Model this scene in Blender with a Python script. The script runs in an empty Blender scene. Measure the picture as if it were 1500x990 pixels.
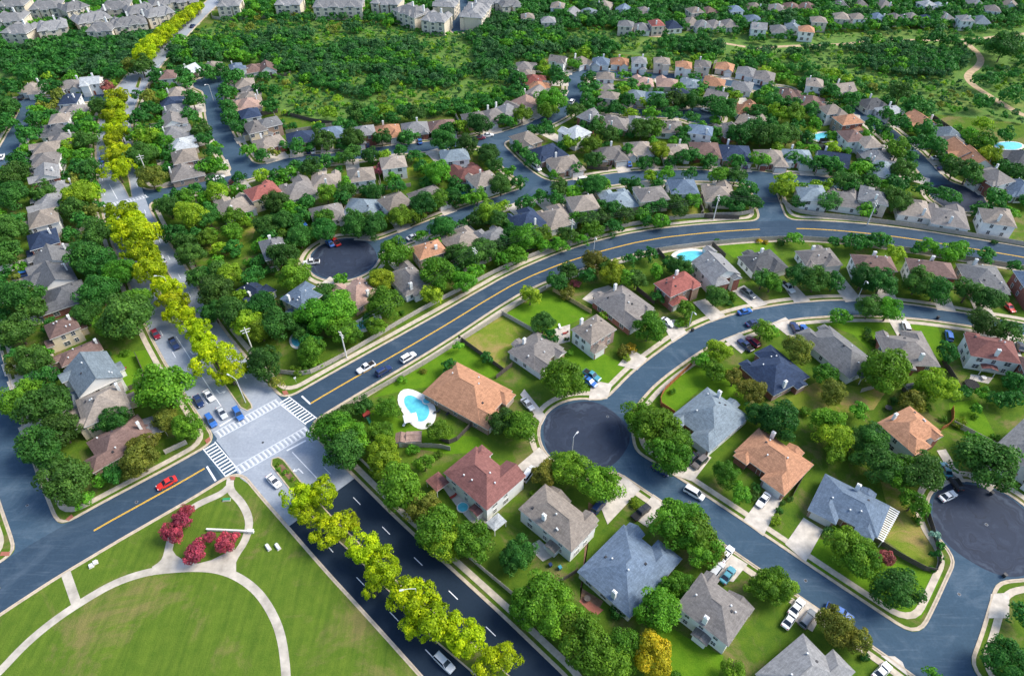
import bpy, bmesh, math, random
import numpy as np
from mathutils import Vector, Matrix
random.seed(7); RNG = np.random.default_rng(7)
PI = math.pi
S = bpy.context.scene
C = S.collection
# ------------------------------------------------------------------ camera
F, PITCH, CAMH = 1000.0, math.radians(44), 150.0
cd = bpy.data.cameras.new('camera'); cam = bpy.data.objects.new('camera', cd); C.objects.link(cam)
cd.sensor_width = 36.0; cd.lens = 24.0; cd.clip_start = 1.0; cd.clip_end = 6000.0
cam.location = (0, 0, CAMH); cam.rotation_euler = (PI / 2 - PITCH, 0, 0)
S.camera = cam
# ------------------------------------------------------------------ light
SUN_EL, SUN_AZ = math.radians(46), math.radians(80)      # azimuth clockwise from +Y
w = bpy.data.worlds.new('World'); S.world = w; w.use_nodes = True
nt = w.node_tree
sky = nt.nodes.new('ShaderNodeTexSky'); sky.sky_type = 'NISHITA'; sky.sun_disc = False
sky.sun_elevation = SUN_EL; sky.sun_rotation = SUN_AZ; sky.air_density = 1.0; sky.dust_density = 1.5
bgn = nt.nodes['Background']; bgn.inputs['Strength'].default_value = 0.15
nt.links.new(sky.outputs[0], bgn.inputs['Color'])
sl = bpy.data.lights.new('sun', 'SUN'); sl.energy = 2.4; sl.angle = math.radians(28); sl.color = (1.0, 0.94, 0.82)
sun = bpy.data.objects.new('sun', sl); C.objects.link(sun)
sd = Vector((math.sin(SUN_AZ) * math.cos(SUN_EL), math.cos(SUN_AZ) * math.cos(SUN_EL), math.sin(SUN_EL)))
sun.rotation_euler = (-sd).to_track_quat('-Z', 'Y').to_euler()
S.view_settings.view_transform = 'Standard'; S.view_settings.look = 'None'
S.view_settings.exposure = 1.0; S.view_settings.gamma = 1.0; S.view_settings.use_curve_mapping = False

# ------------------------------------------------------------------ pixel -> ground
def ray(x, y):
    a = (x - 750) / F; b = (495 - y) / F
    return (a, math.cos(PITCH) + b * math.sin(PITCH), -math.sin(PITCH) + b * math.cos(PITCH))
def G(x, y, z=0.0):
    d = ray(x, y); t = (CAMH - z) / -d[2]
    return np.array((d[0] * t, d[1] * t))
def MPP(x, y, z=0.0):                                   # metres per pixel across the view
    return (CAMH - z) / -ray(x, y)[2] / F
def GP(pts, z=0.0): return [G(x, y, z) for x, y in pts]
def T(c, r, x, y): return (375 * c + x / 3.0, 330 * r + y / 3.0)

# ------------------------------------------------------------------ materials
MATS = {}
def nodes(name):
    m = bpy.data.materials.new(name); m.use_nodes = True
    t = m.node_tree; b = t.nodes['Principled BSDF']
    return m, t, b
def N(t, typ, **kw):
    n = t.nodes.new(typ)
    for k, v in kw.items():
        if k in n.inputs: n.inputs[k].default_value = v
        else: setattr(n, k, v)
    return n
def coords(t, kind='Object', scale=1.0):
    tc = t.nodes.new('ShaderNodeTexCoord'); return tc.outputs[kind]
def ramp(t, fac, stops):
    r = t.nodes.new('ShaderNodeValToRGB'); e = r.color_ramp.elements
    while len(e) < len(stops): e.new(0.5)
    for i, (p, c) in enumerate(stops):
        e[i].position = p; e[i].color = (*c, 1)
    t.links.new(fac, r.inputs['Fac']); return r.outputs['Color']
def noise(t, vec, scale, detail=4, rough=0.6, dist=0.0):
    n = t.nodes.new('ShaderNodeTexNoise'); n.inputs['Scale'].default_value = scale
    n.inputs['Detail'].default_value = detail; n.inputs['Roughness'].default_value = rough
    n.inputs['Distortion'].default_value = dist
    t.links.new(vec, n.inputs['Vector']); return n.outputs['Fac']
# the Mix node has several sockets of one name: pick the colour ones
def mix(t, fac, a, b, mode='MIX'):
    m = t.nodes.new('ShaderNodeMix'); m.data_type = 'RGBA'; m.blend_type = mode
    for sock, v in ((m.inputs[0], fac), (m.inputs[6], a), (m.inputs[7], b)):
        if isinstance(v, bpy.types.NodeSocket): t.links.new(v, sock)
        elif isinstance(v, (int, float)): sock.default_value = v
        else: sock.default_value = (*v, 1)
    return m.outputs[2]
def mat_plain(name, col, rough=0.7, var=0.12, scale=3.0, metal=0.0, spec=0.3):
    if name in MATS: return MATS[name]
    m, t, b = nodes(name); v = coords(t)
    f = noise(t, v, scale, 3)
    lo = tuple(c * (1 - var) for c in col); hi = tuple(min(1, c * (1 + var)) for c in col)
    t.links.new(ramp(t, f, [(0.3, lo), (0.7, hi)]), b.inputs['Base Color'])
    b.inputs['Roughness'].default_value = rough; b.inputs['Metallic'].default_value = metal
    b.inputs['Specular IOR Level'].default_value = spec
    MATS[name] = m; return m
def mat_road(name, col, wear, wearamt=0.5, crack=True):
    m, t, b = nodes(name); v = coords(t)
    f1 = noise(t, v, 0.075, 9, 0.7, 1.2); f2 = noise(t, v, 1.6, 4, 0.7)
    c = ramp(t, f1, [(0.3, tuple(x * 0.82 for x in col)), (0.52, col), (0.75, tuple(x * (1 - wearamt) + y * wearamt for x, y in zip(col, wear)))])
    c = mix(t, 0.35, c, ramp(t, f2, [(0.25, tuple(x * 0.6 for x in col)), (0.75, tuple(x * 1.4 for x in col))]))
    if crack:                                            # pale streaks of scuffed surface
        mp = t.nodes.new('ShaderNodeMapping'); mp.inputs['Scale'].default_value = (0.07, 0.9, 1)
        mp.inputs['Rotation'].default_value = (0, 0, 0.75); t.links.new(v, mp.inputs['Vector'])
        f3 = noise(t, mp.outputs[0], 0.9, 6, 0.75); 
        k = ramp(t, f3, [(0.54, (0, 0, 0)), (0.80, (0.30, 0.30, 0.30))])
        c = mix(t, k, c, wear)
    t.links.new(c, b.inputs['Base Color']); b.inputs['Roughness'].default_value = 0.9
    b.inputs['Specular IOR Level'].default_value = 0.2
    MATS[name] = m; return m
def mat_grass(name, a, bcol, dry, dryamt=0.6, big=0.03, mown=False):
    m, t, b = nodes(name); v = coords(t)
    f1 = noise(t, v, big, 10, 0.72, 0.6); f2 = noise(t, v, 0.35, 5, 0.7); f3 = noise(t, v, 3.5, 3, 0.8)
    c = ramp(t, f2, [(0.3, a), (0.7, bcol)])
    k = ramp(t, f1, [(dryamt, (0, 0, 0)), (dryamt + 0.13, (0.8, 0.8, 0.8))])
    c = mix(t, k, c, dry)
    if mown:                                             # long mowing streaks
        mp = t.nodes.new('ShaderNodeMapping'); mp.inputs['Scale'].default_value = (0.9, 0.05, 1); mp.inputs['Rotation'].default_value = (0, 0, -0.75); t.links.new(v, mp.inputs['Vector'])
        c = mix(t, 0.6, c, ramp(t, noise(t, mp.outputs[0], 1.0, 3), [(0.35, (0.72, 0.78, 0.7)), (0.65, (1.2, 1.15, 1.0))]), 'MULTIPLY')
    c = mix(t, 0.55, c, ramp(t, f3, [(0.3, (0.35, 0.4, 0.3)), (0.7, (1.0, 1.0, 0.95))]), 'MULTIPLY')
    t.links.new(c, b.inputs['Base Color']); b.inputs['Roughness'].default_value = 0.95
    b.inputs['Specular IOR Level'].default_value = 0.1
    bp = t.nodes.new('ShaderNodeBump'); bp.inputs['Strength'].default_value = 0.6; bp.inputs['Distance'].default_value = 0.2
    t.links.new(f3, bp.inputs['Height']); t.links.new(bp.outputs[0], b.inputs['Normal'])
    MATS[name] = m; return m
def mat_roof(name, col):
    m, t, b = nodes('roof_' + name); col = tuple(x * 0.87 for x in col)
    uv = coords(t, 'UV'); ob = coords(t)
    br = t.nodes.new('ShaderNodeTexBrick'); t.links.new(uv, br.inputs['Vector'])
    br.inputs['Scale'].default_value = 1.0; br.inputs['Brick Width'].default_value = 0.9; br.inputs['Row Height'].default_value = 0.3
    br.inputs['Mortar Size'].default_value = 0.018; br.inputs['Mortar Smooth'].default_value = 0.6
    br.inputs['Color1'].default_value = (*[x * 1.45 for x in col], 1); br.inputs['Color2'].default_value = (*[x * 0.66 for x in col], 1)
    br.inputs['Mortar'].default_value = (*[x * 0.5 for x in col], 1)
    f = noise(t, ob, 0.5, 5, 0.7); f2 = noise(t, uv, 2.6, 4, 0.8)
    c = mix(t, 0.6, br.outputs['Color'], ramp(t, f, [(0.25, tuple(x * 0.72 for x in col)), (0.75, tuple(x * 1.3 for x in col))]))
    c = mix(t, 0.6, c, ramp(t, f2, [(0.3, (0.55, 0.55, 0.56)), (0.7, (1.18, 1.16, 1.12))]), 'MULTIPLY')
    mp = t.nodes.new('ShaderNodeMapping'); mp.inputs['Scale'].default_value = (1.6, 0.25, 1); t.links.new(uv, mp.inputs['Vector'])
    c = mix(t, 0.45, c, ramp(t, noise(t, mp.outputs[0], 1.0, 4, 0.7), [(0.35, (0.7, 0.7, 0.72)), (0.65, (1.15, 1.13, 1.1))]), 'MULTIPLY')
    oi = t.nodes.new('ShaderNodeObjectInfo')
    hv = t.nodes.new('ShaderNodeHueSaturation'); 
    mr = t.nodes.new('ShaderNodeMapRange'); mr.inputs['To Min'].default_value = 0.8; mr.inputs['To Max'].default_value = 1.25
    t.links.new(oi.outputs['Random'], mr.inputs['Value']); t.links.new(mr.outputs[0], hv.inputs['Value'])
    t.links.new(c, hv.inputs['Color']); t.links.new(hv.outputs[0], b.inputs['Base Color'])
    b.inputs['Roughness'].default_value = 0.9; b.inputs['Specular IOR Level'].default_value = 0.15
    bp = t.nodes.new('ShaderNodeBump'); bp.inputs['Strength'].default_value = 0.4; bp.inputs['Distance'].default_value = 0.03
    t.links.new(br.outputs['Fac'], bp.inputs['Height']); bp.invert = True; t.links.new(bp.outputs[0], b.inputs['Normal'])
    return m
def mat_brick(name, col):
    m, t, b = nodes(name)
    ob = coords(t)
    br = t.nodes.new('ShaderNodeTexBrick'); t.links.new(ob, br.inputs['Vector']); br.inputs['Scale'].default_value = 2.0
    br.inputs['Color1'].default_value = (*col, 1); br.inputs['Color2'].default_value = (*[x * 0.6 for x in col], 1)
    br.inputs['Mortar'].default_value = (0.45, 0.4, 0.36, 1)
    f = noise(t, ob, 1.2, 4)
    c = mix(t, 0.5, br.outputs['Color'], ramp(t, f, [(0.3, tuple(x * 0.7 for x in col)), (0.7, tuple(x * 1.2 for x in col))]))
    t.links.new(c, b.inputs['Base Color']); b.inputs['Roughness'].default_value = 0.9
    MATS[name] = m; return m
def mat_leaf(name, col, var=0.35, hue=0.03):
    m, t, b = nodes('leaf_' + name)
    oi = t.nodes.new('ShaderNodeObjectInfo'); at = t.nodes.new('ShaderNodeAttribute'); at.attribute_name = 'tone'
    c = ramp(t, at.outputs['Fac'], [(0.0, tuple(x * (1 - var) for x in col)), (0.55, col), (1.0, (min(1, col[0] * (1 + 2.2 * var)), min(1, col[1] * (1 + 1.1 * var)), col[2] * (1 + var)))])
    hv = t.nodes.new('ShaderNodeHueSaturation')
    mr = t.nodes.new('ShaderNodeMapRange'); mr.inputs['To Min'].default_value = 0.5 - hue; mr.inputs['To Max'].default_value = 0.5 + hue * 0.5
    t.links.new(oi.outputs['Random'], mr.inputs['Value']); t.links.new(mr.outputs[0], hv.inputs['Hue'])
    ml = t.nodes.new('ShaderNodeMath'); ml.operation = 'MULTIPLY'; ml.inputs[1].default_value = 7.31
    fr = t.nodes.new('ShaderNodeMath'); fr.operation = 'FRACT'
    mr2 = t.nodes.new('ShaderNodeMapRange'); mr2.inputs['To Min'].default_value = 0.72; mr2.inputs['To Max'].default_value = 1.3
    t.links.new(oi.outputs['Random'], ml.inputs[0]); t.links.new(ml.outputs[0], fr.inputs[0]); t.links.new(fr.outputs[0], mr2.inputs['Value'])
    t.links.new(mr2.outputs[0], hv.inputs['Value']); t.links.new(c, hv.inputs['Color'])
    b.inputs['Roughness'].default_value = 0.6; b.inputs['Specular IOR Level'].default_value = 0.25
    t.links.new(hv.outputs[0], b.inputs['Base Color'])
    tr = t.nodes.new('ShaderNodeBsdfTranslucent'); t.links.new(hv.outputs[0], tr.inputs['Color'])
    ms = t.nodes.new('ShaderNodeMixShader'); ms.inputs[0].default_value = 0.38
    t.links.new(b.outputs[0], ms.inputs[1]); t.links.new(tr.outputs[0], ms.inputs[2])
    t.links.new(ms.outputs[0], t.nodes['Material Output'].inputs['Surface'])
    return m
LEAF = {k: mat_leaf(k, c, 0.35, 0.012 if k in 'mp' else 0.03) for k, c in dict(
    d=(0.042, 0.160, 0.022), g=(0.098, 0.270, 0.016), l=(0.20, 0.34, 0.016), m=(0.31, 0.45, 0.004),
    o=(0.16, 0.20, 0.025), y=(0.45, 0.40, 0.015), p=(0.36, 0.06, 0.085), q=(0.36, 0.12, 0.11), w=(0.046, 0.135, 0.036), b=(0.18, 0.34, 0.25)).items()}
ROOFC = dict(darkred=(0.21, 0.095, 0.085), red=(0.28, 0.10, 0.085), tan=(0.29, 0.25, 0.215), greybrown=(0.225, 0.208, 0.198), grey=(0.235, 0.238, 0.245),
             slate=(0.165, 0.225, 0.31), bluegrey=(0.225, 0.28, 0.325), navy=(0.036, 0.056, 0.105), brown=(0.185, 0.122, 0.108), orange=(0.43, 0.225, 0.135),
             pink=(0.39, 0.265, 0.22), pale=(0.44, 0.47, 0.49), charcoal=(0.125, 0.13, 0.14))
ROOF = {k: mat_roof(k, c) for k, c in ROOFC.items()}
WHITE = mat_plain('white_siding', (0.72, 0.72, 0.70), 0.7, 0.06, 1.2)
FLATW = mat_plain('flats_render', (0.60, 0.53, 0.42), 0.75, 0.08, 1.2)
CREAM = mat_plain('cream_siding', (0.66, 0.55, 0.38), 0.75, 0.08, 1.2)
BEIGE = mat_plain('beige_siding', (0.58, 0.50, 0.42), 0.75, 0.08, 1.2)
TRIM = mat_plain('white_trim', (0.68, 0.67, 0.64), 0.6, 0.05)
BRICK = mat_brick('red_brick', (0.27, 0.085, 0.055)); BRICKT = mat_brick('tan_brick', (0.36, 0.24, 0.17))
GLASS = mat_plain('window_glass', (0.02, 0.03, 0.045), 0.08, 0.1, 3, 0, 0.6)
CONC = mat_plain('concrete', (0.50, 0.45, 0.39), 0.9, 0.22, 0.5)
CONCK = mat_plain('kerb_concrete', (0.46, 0.38, 0.285), 0.9, 0.2, 0.8)
CONCW = mat_plain('sidewalk_concrete', (0.47, 0.405, 0.32), 0.9, 0.2, 0.7)
PAVER = mat_plain('brick_paver', (0.32, 0.12, 0.08), 0.9)
YELLOW = mat_plain('yellow_paint', (0.80, 0.46, 0.03), 0.8, 0.25, 2.0)
FADED = mat_plain('faded_paint', (0.52, 0.54, 0.57), 0.85, 0.35, 1.2)
PAINT = mat_plain('white_paint', (0.70, 0.71, 0.73), 0.8, 0.2, 2.5)
WOODG = mat_plain('weathered_wood', (0.40, 0.36, 0.31), 0.9, 0.3, 1.5)
WOODD = mat_plain('dark_wood', (0.10, 0.085, 0.075), 0.9, 0.3, 1.5)
WOODR = mat_plain('red_stained_wood', (0.36, 0.13, 0.05), 0.9, 0.25, 1.5)
WOODT = mat_plain('new_tan_wood', (0.50, 0.34, 0.17), 0.9, 0.25, 1.5)
BARK = mat_plain('bark', (0.11, 0.085, 0.065), 0.95, 0.3, 4)
METALW = mat_plain('painted_metal', (0.62, 0.63, 0.63), 0.5, 0.06, 3)
RUBBER = mat_plain('rubber', (0.015, 0.015, 0.016), 0.8)
RIM = mat_plain('rim', (0.45, 0.45, 0.47), 0.35, 0.05, 3, 0.8)
LAMPR = mat_plain('red_lens', (0.4, 0.01, 0.01), 0.3); LAMPW = mat_plain('clear_lens', (0.8, 0.8, 0.78), 0.2)
WATER = mat_plain('pool_water', (0.10, 0.48, 0.58), 0.08, 0.15, 0.8, 0, 0.5)
MULCH = mat_plain('mulch', (0.17, 0.10, 0.06), 0.95, 0.4, 1.0)
DIRT = mat_plain('bare_earth', (0.42, 0.31, 0.19), 0.95, 0.25, 0.4)
STONE = mat_plain('pale_stone', (0.66, 0.64, 0.60), 0.8, 0.1, 2)
DARKMETAL = mat_plain('dark_metal', (0.04, 0.04, 0.045), 0.5)
FABRICW = mat_plain('white_fabric', (0.75, 0.75, 0.76), 0.9)
FABRICR = mat_plain('red_fabric', (0.33, 0.05, 0.04), 0.9)
GREENP = mat_plain('green_plastic', (0.03, 0.25, 0.10), 0.5)
GRASS = mat_grass('grass', (0.060, 0.130, 0.014), (0.118, 0.190, 0.018), (0.23, 0.175, 0.085), 0.51, 0.075)
LAWN = mat_grass('bright_lawn', (0.085, 0.20, 0.010), (0.14, 0.26, 0.014), (0.18, 0.22, 0.04), 0.60, 0.08)
LAWND = mat_grass('dry_lawn', (0.14, 0.22, 0.02), (0.22, 0.26, 0.035), (0.38, 0.26, 0.11), 0.47, 0.09)
PARK = mat_grass('park_grass', (0.085, 0.155, 0.018), (0.13, 0.195, 0.026), (0.23, 0.19, 0.08), 0.51, 0.05, True)
MEADOW = mat_grass('meadow_grass', (0.085, 0.19, 0.04), (0.165, 0.26, 0.06), (0.26, 0.27, 0.08), 0.55, 0.03)
A_STREET = mat_road('street_asphalt', (0.040, 0.076, 0.116), (0.22, 0.27, 0.32), 0.40)
A_MAIN = mat_road('main_asphalt', (0.031, 0.057, 0.090), (0.20, 0.25, 0.30), 0.30)
A_NEW = mat_road('new_asphalt', (0.012, 0.024, 0.042), (0.06, 0.07, 0.09), 0.12, False)
A_OLD = mat_road('old_asphalt', (0.28, 0.31, 0.355), (0.56, 0.58, 0.60), 0.45)
def mat_bulb():
    m, t, b = nodes('bulb_asphalt'); g = coords(t, 'Generated'); v = coords(t)
    vm = t.nodes.new('ShaderNodeVectorMath'); vm.operation = 'DISTANCE'; t.links.new(g, vm.inputs[0]); vm.inputs[1].default_value = (0.5, 0.5, 0)
    f0 = noise(t, v, 0.12, 3); ad = t.nodes.new('ShaderNodeMath'); ad.operation = 'MULTIPLY_ADD'; ad.inputs[1].default_value = 0.35; t.links.new(f0, ad.inputs[0]); t.links.new(vm.outputs['Value'], ad.inputs[2])
    n1 = t.nodes.new('ShaderNodeTexNoise'); n1.noise_dimensions = '1D'; n1.inputs['Scale'].default_value = 16; n1.inputs['Detail'].default_value = 6; n1.inputs['Roughness'].default_value = 0.75
    t.links.new(ad.outputs[0], n1.inputs['W']); f2 = noise(t, v, 0.22, 4, 0.6)
    c = ramp(t, n1.outputs['Fac'], [(0.40, (0.008, 0.014, 0.030)), (0.52, (0.017, 0.028, 0.055)), (0.68, (0.060, 0.082, 0.12))])
    c = mix(t, ramp(t, f2, [(0.35, (0, 0, 0)), (0.7, (0.8, 0.8, 0.8))]), (0.011, 0.021, 0.045), c)
    t.links.new(c, b.inputs['Base Color']); b.inputs['Roughness'].default_value = 0.85; return m
A_BULB = mat_bulb()

# ------------------------------------------------------------------ mesh helpers
class MB:
    def __init__(s): s.v = []; s.f = []; s.m = []; s.uv = []
    def face(s, pts, mi=0, uv=None):
        i = len(s.v); s.v += [tuple(map(float, p)) for p in pts]; s.f.append(tuple(range(i, i + len(pts)))); s.m.append(mi)
        s.uv += list(uv) if uv is not None else [(0, 0)] * len(pts)
    def box(s, x0, x1, y0, y1, z0, z1, mi=0, top=True, bot=False, taper=0.0, mis=None):
        t = taper
        b = [(x0, y0, z0), (x1, y0, z0), (x1, y1, z0), (x0, y1, z0)]
        u = [(x0 + t, y0 + t, z1), (x1 - t, y0 + t, z1), (x1 - t, y1 - t, z1), (x0 + t, y1 - t, z1)]
        for k in range(4):
            s.face([b[k], b[(k + 1) % 4], u[(k + 1) % 4], u[k]], mis[k] if mis else mi)
        if top: s.face(u, mi)
        if bot: s.face(b[::-1], mi)
    def cyl(s, c, r0, r1, z0, z1, n=8, mi=0, cap=True):
        a = [(c[0] + r0 * math.cos(2 * PI * k / n), c[1] + r0 * math.sin(2 * PI * k / n), z0) for k in range(n)]
        b = [(c[0] + r1 * math.cos(2 * PI * k / n), c[1] + r1 * math.sin(2 * PI * k / n), z1) for k in range(n)]
        for k in range(n): s.face([a[k], a[(k + 1) % n], b[(k + 1) % n], b[k]], mi)
        if cap: s.face(b, mi)
    def tube(s, pts, r, n=6, mi=0):
        rs = r if isinstance(r, (list, tuple)) else [r] * len(pts)
        rings = []
        for i, p in enumerate(pts):
            p = Vector(p); d = Vector(pts[min(i + 1, len(pts) - 1)]) - Vector(pts[max(i - 1, 0)]); d.normalize()
            a = d.orthogonal().normalized(); b = d.cross(a)
            rings.append([p + rs[i] * (a * math.cos(2 * PI * k / n) + b * math.sin(2 * PI * k / n)) for k in range(n)])
        for i in range(len(pts) - 1):
            # match ring starts to avoid twisting
            o = min(range(n), key=lambda q: (rings[i + 1][q] - rings[i][0] - (Vector(pts[i + 1]) - Vector(pts[i]))).length)
            rings[i + 1] = rings[i + 1][o:] + rings[i + 1][:o]
            for k in range(n): s.face([rings[i][k], rings[i][(k + 1) % n], rings[i + 1][(k + 1) % n], rings[i + 1][k]], mi)
        s.face(rings[0][::-1], mi); s.face(rings[-1], mi)
    def mesh(s, name, mats, merge=False):
        me = bpy.data.meshes.new(name); me.from_pydata(s.v, [], s.f)
        for m in mats: me.materials.append(m)
        me.polygons.foreach_set('material_index', s.m)
        uvl = me.uv_layers.new(name='UVMap'); uvl.data.foreach_set('uv', [x for p in s.uv for x in p])
        me.update(); return me
def link(name, data, parent=None, loc=None, rz=None, scale=None):
    o = bpy.data.objects.new(name, data); C.objects.link(o)
    if parent is not None: o.parent = parent
    if loc is not None: o.location = loc
    if rz is not None: o.rotation_euler = (0, 0, rz)
    if scale is not None: o.scale = scale
    return o
def tag(o, label=None, cat=None, group=None, kind=None):
    if label: o['label'] = label
    if cat: o['category'] = cat
    if group: o['group'] = group
    if kind: o['kind'] = kind
    return o
def sheet(name, pts, z, mat, kind='structure', thick=0.0, label=None):
    """flat polygon (ground points) as a structure; ngon triangulated by Blender"""
    bm = bmesh.new(); vs = [bm.verts.new((p[0], p[1], z)) for p in pts]
    f = bm.faces.new(vs); f.normal_update()
    if f.normal.z < 0: f.normal_flip()
    if thick:
        r = bmesh.ops.extrude_face_region(bm, geom=[f])
        for v in r['geom']:
            if isinstance(v, bmesh.types.BMVert): v.co.z -= 0
        for v in vs: v.co.z -= thick
    bmesh.ops.triangulate(bm, faces=bm.faces[:])
    me = bpy.data.meshes.new(name); bm.to_mesh(me); bm.free(); me.materials.append(mat)
    o = link(name, me); tag(o, kind=kind, label=label); return o
def resample(pts, step):
    p = np.array(pts, float); d = np.r_[0, np.cumsum(np.hypot(*np.diff(p, axis=0).T))]
    n = max(2, int(round(d[-1] / step)) + 1); s = np.linspace(0, d[-1], n)
    return np.c_[np.interp(s, d, p[:, 0]), np.interp(s, d, p[:, 1])]
def smooth(pts, it=2):
    p = np.array(pts, float)
    for _ in range(it):
        q = 0.75 * p[:-1] + 0.25 * p[1:]; r = 0.25 * p[:-1] + 0.75 * p[1:]
        n = np.empty((2 * len(q), 2)); n[0::2] = q; n[1::2] = r
        p = np.vstack([p[:1], n, p[-1:]])
    return p
def normals(p, closed=False):
    if closed: d = np.roll(p, -1, 0) - np.roll(p, 1, 0)
    else: d = np.gradient(p, axis=0)
    d /= np.maximum(np.hypot(*d.T)[:, None], 1e-9)
    return np.c_[-d[:, 1], d[:, 0]]
def ribbon(mb, p, o0, o1, z, closed=False, drop=0.0, mi=0):
    p = np.asarray(p); n = normals(p, closed); a = p + n * o0; b = p + n * o1
    m = len(p)
    for i in range(m if closed else m - 1):
        j = (i + 1) % m
        A, B, Cc, D = (*a[i], z), (*a[j], z), (*b[j], z), (*b[i], z)
        fc = [A, B, Cc, D]
        # keep normals up
        if (B[0] - A[0]) * (D[1] - A[1]) - (B[1] - A[1]) * (D[0] - A[0]) < 0: fc = fc[::-1]
        mb.face(fc, mi)
        if drop:
            mb.face([A, B, (*a[j], z - drop), (*a[i], z - drop)], mi); mb.face([Cc, D, (*b[i], z - drop), (*b[j], z - drop)], mi)

# ------------------------------------------------------------------ street map
def from_edges(L, R, step=4.0):
    l = resample(smooth(GP(L), 1), step); r = resample(smooth(GP(R), 1), 1.0)
    mids = []; hw = []
    for p in l:
        k = np.argmin(np.hypot(*(r - p).T)); mids.append((p + r[k]) / 2); hw.append(np.hypot(*(r[k] - p)) / 2)
    hw = np.array(hw)
    for _ in range(12): hw[1:-1] = (hw[:-2] + 2 * hw[1:-1] + hw[2:]) / 4
    return np.array(mids), hw
def centre(P, wd):
    p = resample(smooth(GP(P), 2), 4.0); return p, np.full(len(p), wd / 2)
ROADS = {}
BL = [(720, 1105), (617, 985), (423, 772), (307, 632), (248, 538), (217, 483), (185, 405), (165, 352), (152, 318), (145, 270), (140, 203), (150, 160), (172, 128), (187, 108), (222, 75), (262, 42), (300, 5), (322, -18)]
BR = [(930, 1105), (825, 985), (518, 705), (367, 533), (320, 477), (277, 400), (247, 357), (227, 328), (200, 253), (190, 187), (200, 148), (218, 120), (247, 82), (297, 27), (332, -5), (350, -22)]
ROADS['boulevard'] = from_edges(BL, BR)
ML = [(-60, 862), (95, 766), (297, 660), (432, 578), (550, 512), (675, 443), (750, 400), (837, 363), (937, 338), (1050, 327), (1170, 322), (1292, 330), (1400, 346), (1500, 363), (1580, 378)]
MR = [(-60, 940), (0, 897), (100, 833), (333, 698), (462, 613), (542, 565), (642, 507), (750, 434), (807, 408), (890, 382), (963, 363), (1050, 352), (1125, 347), (1202, 347), (1325, 362), (1458, 385), (1500, 391), (1580, 410)]
ROADS['main'] = from_edges(ML, MR)
ROADS['near'] = from_edges([(912, 650), (927, 660), (983, 693), (1083, 760), (1182, 827), (1325, 923), (1440, 1000)], [(880, 672), (893, 682), (967, 732), (1125, 840), (1165, 868), (1292, 953), (1338, 988), (1400, 1030)])
ROADS['near_bend'] = from_edges([(868, 605), (897, 578), (930, 543), (983, 503), (1007, 487), (1050, 467), (1125, 449), (1235, 438), (1325, 445), (1458, 467), (1540, 482)], [(905, 625), (937, 585), (963, 557), (1030, 510), (1070, 493), (1125, 473), (1192, 462), (1325, 463), (1425, 477), (1500, 490), (1540, 500)])
ROADS['stem'] = from_edges([(1352, 925), (1403, 820), (1420, 790)], [(1395, 1010), (1430, 953), (1453, 867), (1465, 830)])
ROADS['left_street'] = centre([(-70, 400), (-40, 470), (-22, 530), (-3, 600), (18, 690), (50, 775)], 9.0)
ROADS['upper_left'] = centre([(0, 247), (10, 222), (30, 187), (43, 158), (48, 150)], 8.0)
ROADS['upper_left_link'] = centre([(20, 151), (63, 150), (120, 145), (165, 141)], 8.0)
ROADS['cove_street'] = centre([(520, 375), (560, 360), (608, 342), (662, 320), (742, 293), (790, 277)], 8.0)
ROADS['winding'] = centre([(215, 288), (277, 277), (333, 263), (365, 252), (392, 247), (432, 236), (502, 230), (575, 220), (635, 214), (708, 206), (750, 198), (793, 181), (828, 163), (845, 138), (842, 115), (850, 106), (900, 110), (983, 112), (1043, 118), (1107, 128), (1150, 134)], 8.5)
ROADS['steep_street'] = centre([(311, 124), (313, 150), (320, 187), (333, 213), (353, 240), (362, 252)], 9.0)
ROADS['cross_street'] = centre([(715, 205), (740, 232), (768, 258), (800, 276)], 8.5)
ROADS['ridge_street'] = centre([(795, 278), (820, 276), (850, 270), (900, 262), (950, 257), (1033, 257), (1125, 262), (1175, 264), (1225, 268), (1262, 276)], 8.5)
ROADS['connector'] = centre([(1112, 262), (1118, 278), (1134, 325)], 9.5)
ROADS['middle_street'] = centre([(890, 160), (930, 165), (985, 168), (1033, 169)], 8.0)
ROADS['east_street'] = centre([(1255, 160), (1268, 170), (1305, 197), (1338, 227), (1365, 257), (1395, 285)], 8.5)
ROADS['flats_street'] = centre([(672, 45), (676, 20), (678, -5)], 9)
BULBS = {'near_bulb': (G(858, 636), 12.6), 'corner_bulb': (G(1447, 772), 13.4), 'cove_bulb': (G(503, 379), 12.6), 'east_bulb': (G(1402, 289), 10.5), 'middle_bulb': (G(1028, 170), 9.0), 'steep_bulb': (G(309, 121), 9.0)}
RES = 0.75
gx = np.arange(-380, 380, RES); gy = np.arange(30, 560, RES)
XX, YY = np.meshgrid(gx, gy)
NEARN = np.zeros(XX.shape, np.int16) - 1; SD = np.full(XX.shape, 60.0); TANG = np.zeros(XX.shape)
RN = list(ROADS)
def smin(a, b, k):
    h = np.clip(0.5 + 0.5 * (b - a) / k, 0, 1)
    return b * (1 - h) + a * h - k * h * (1 - h)
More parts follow.
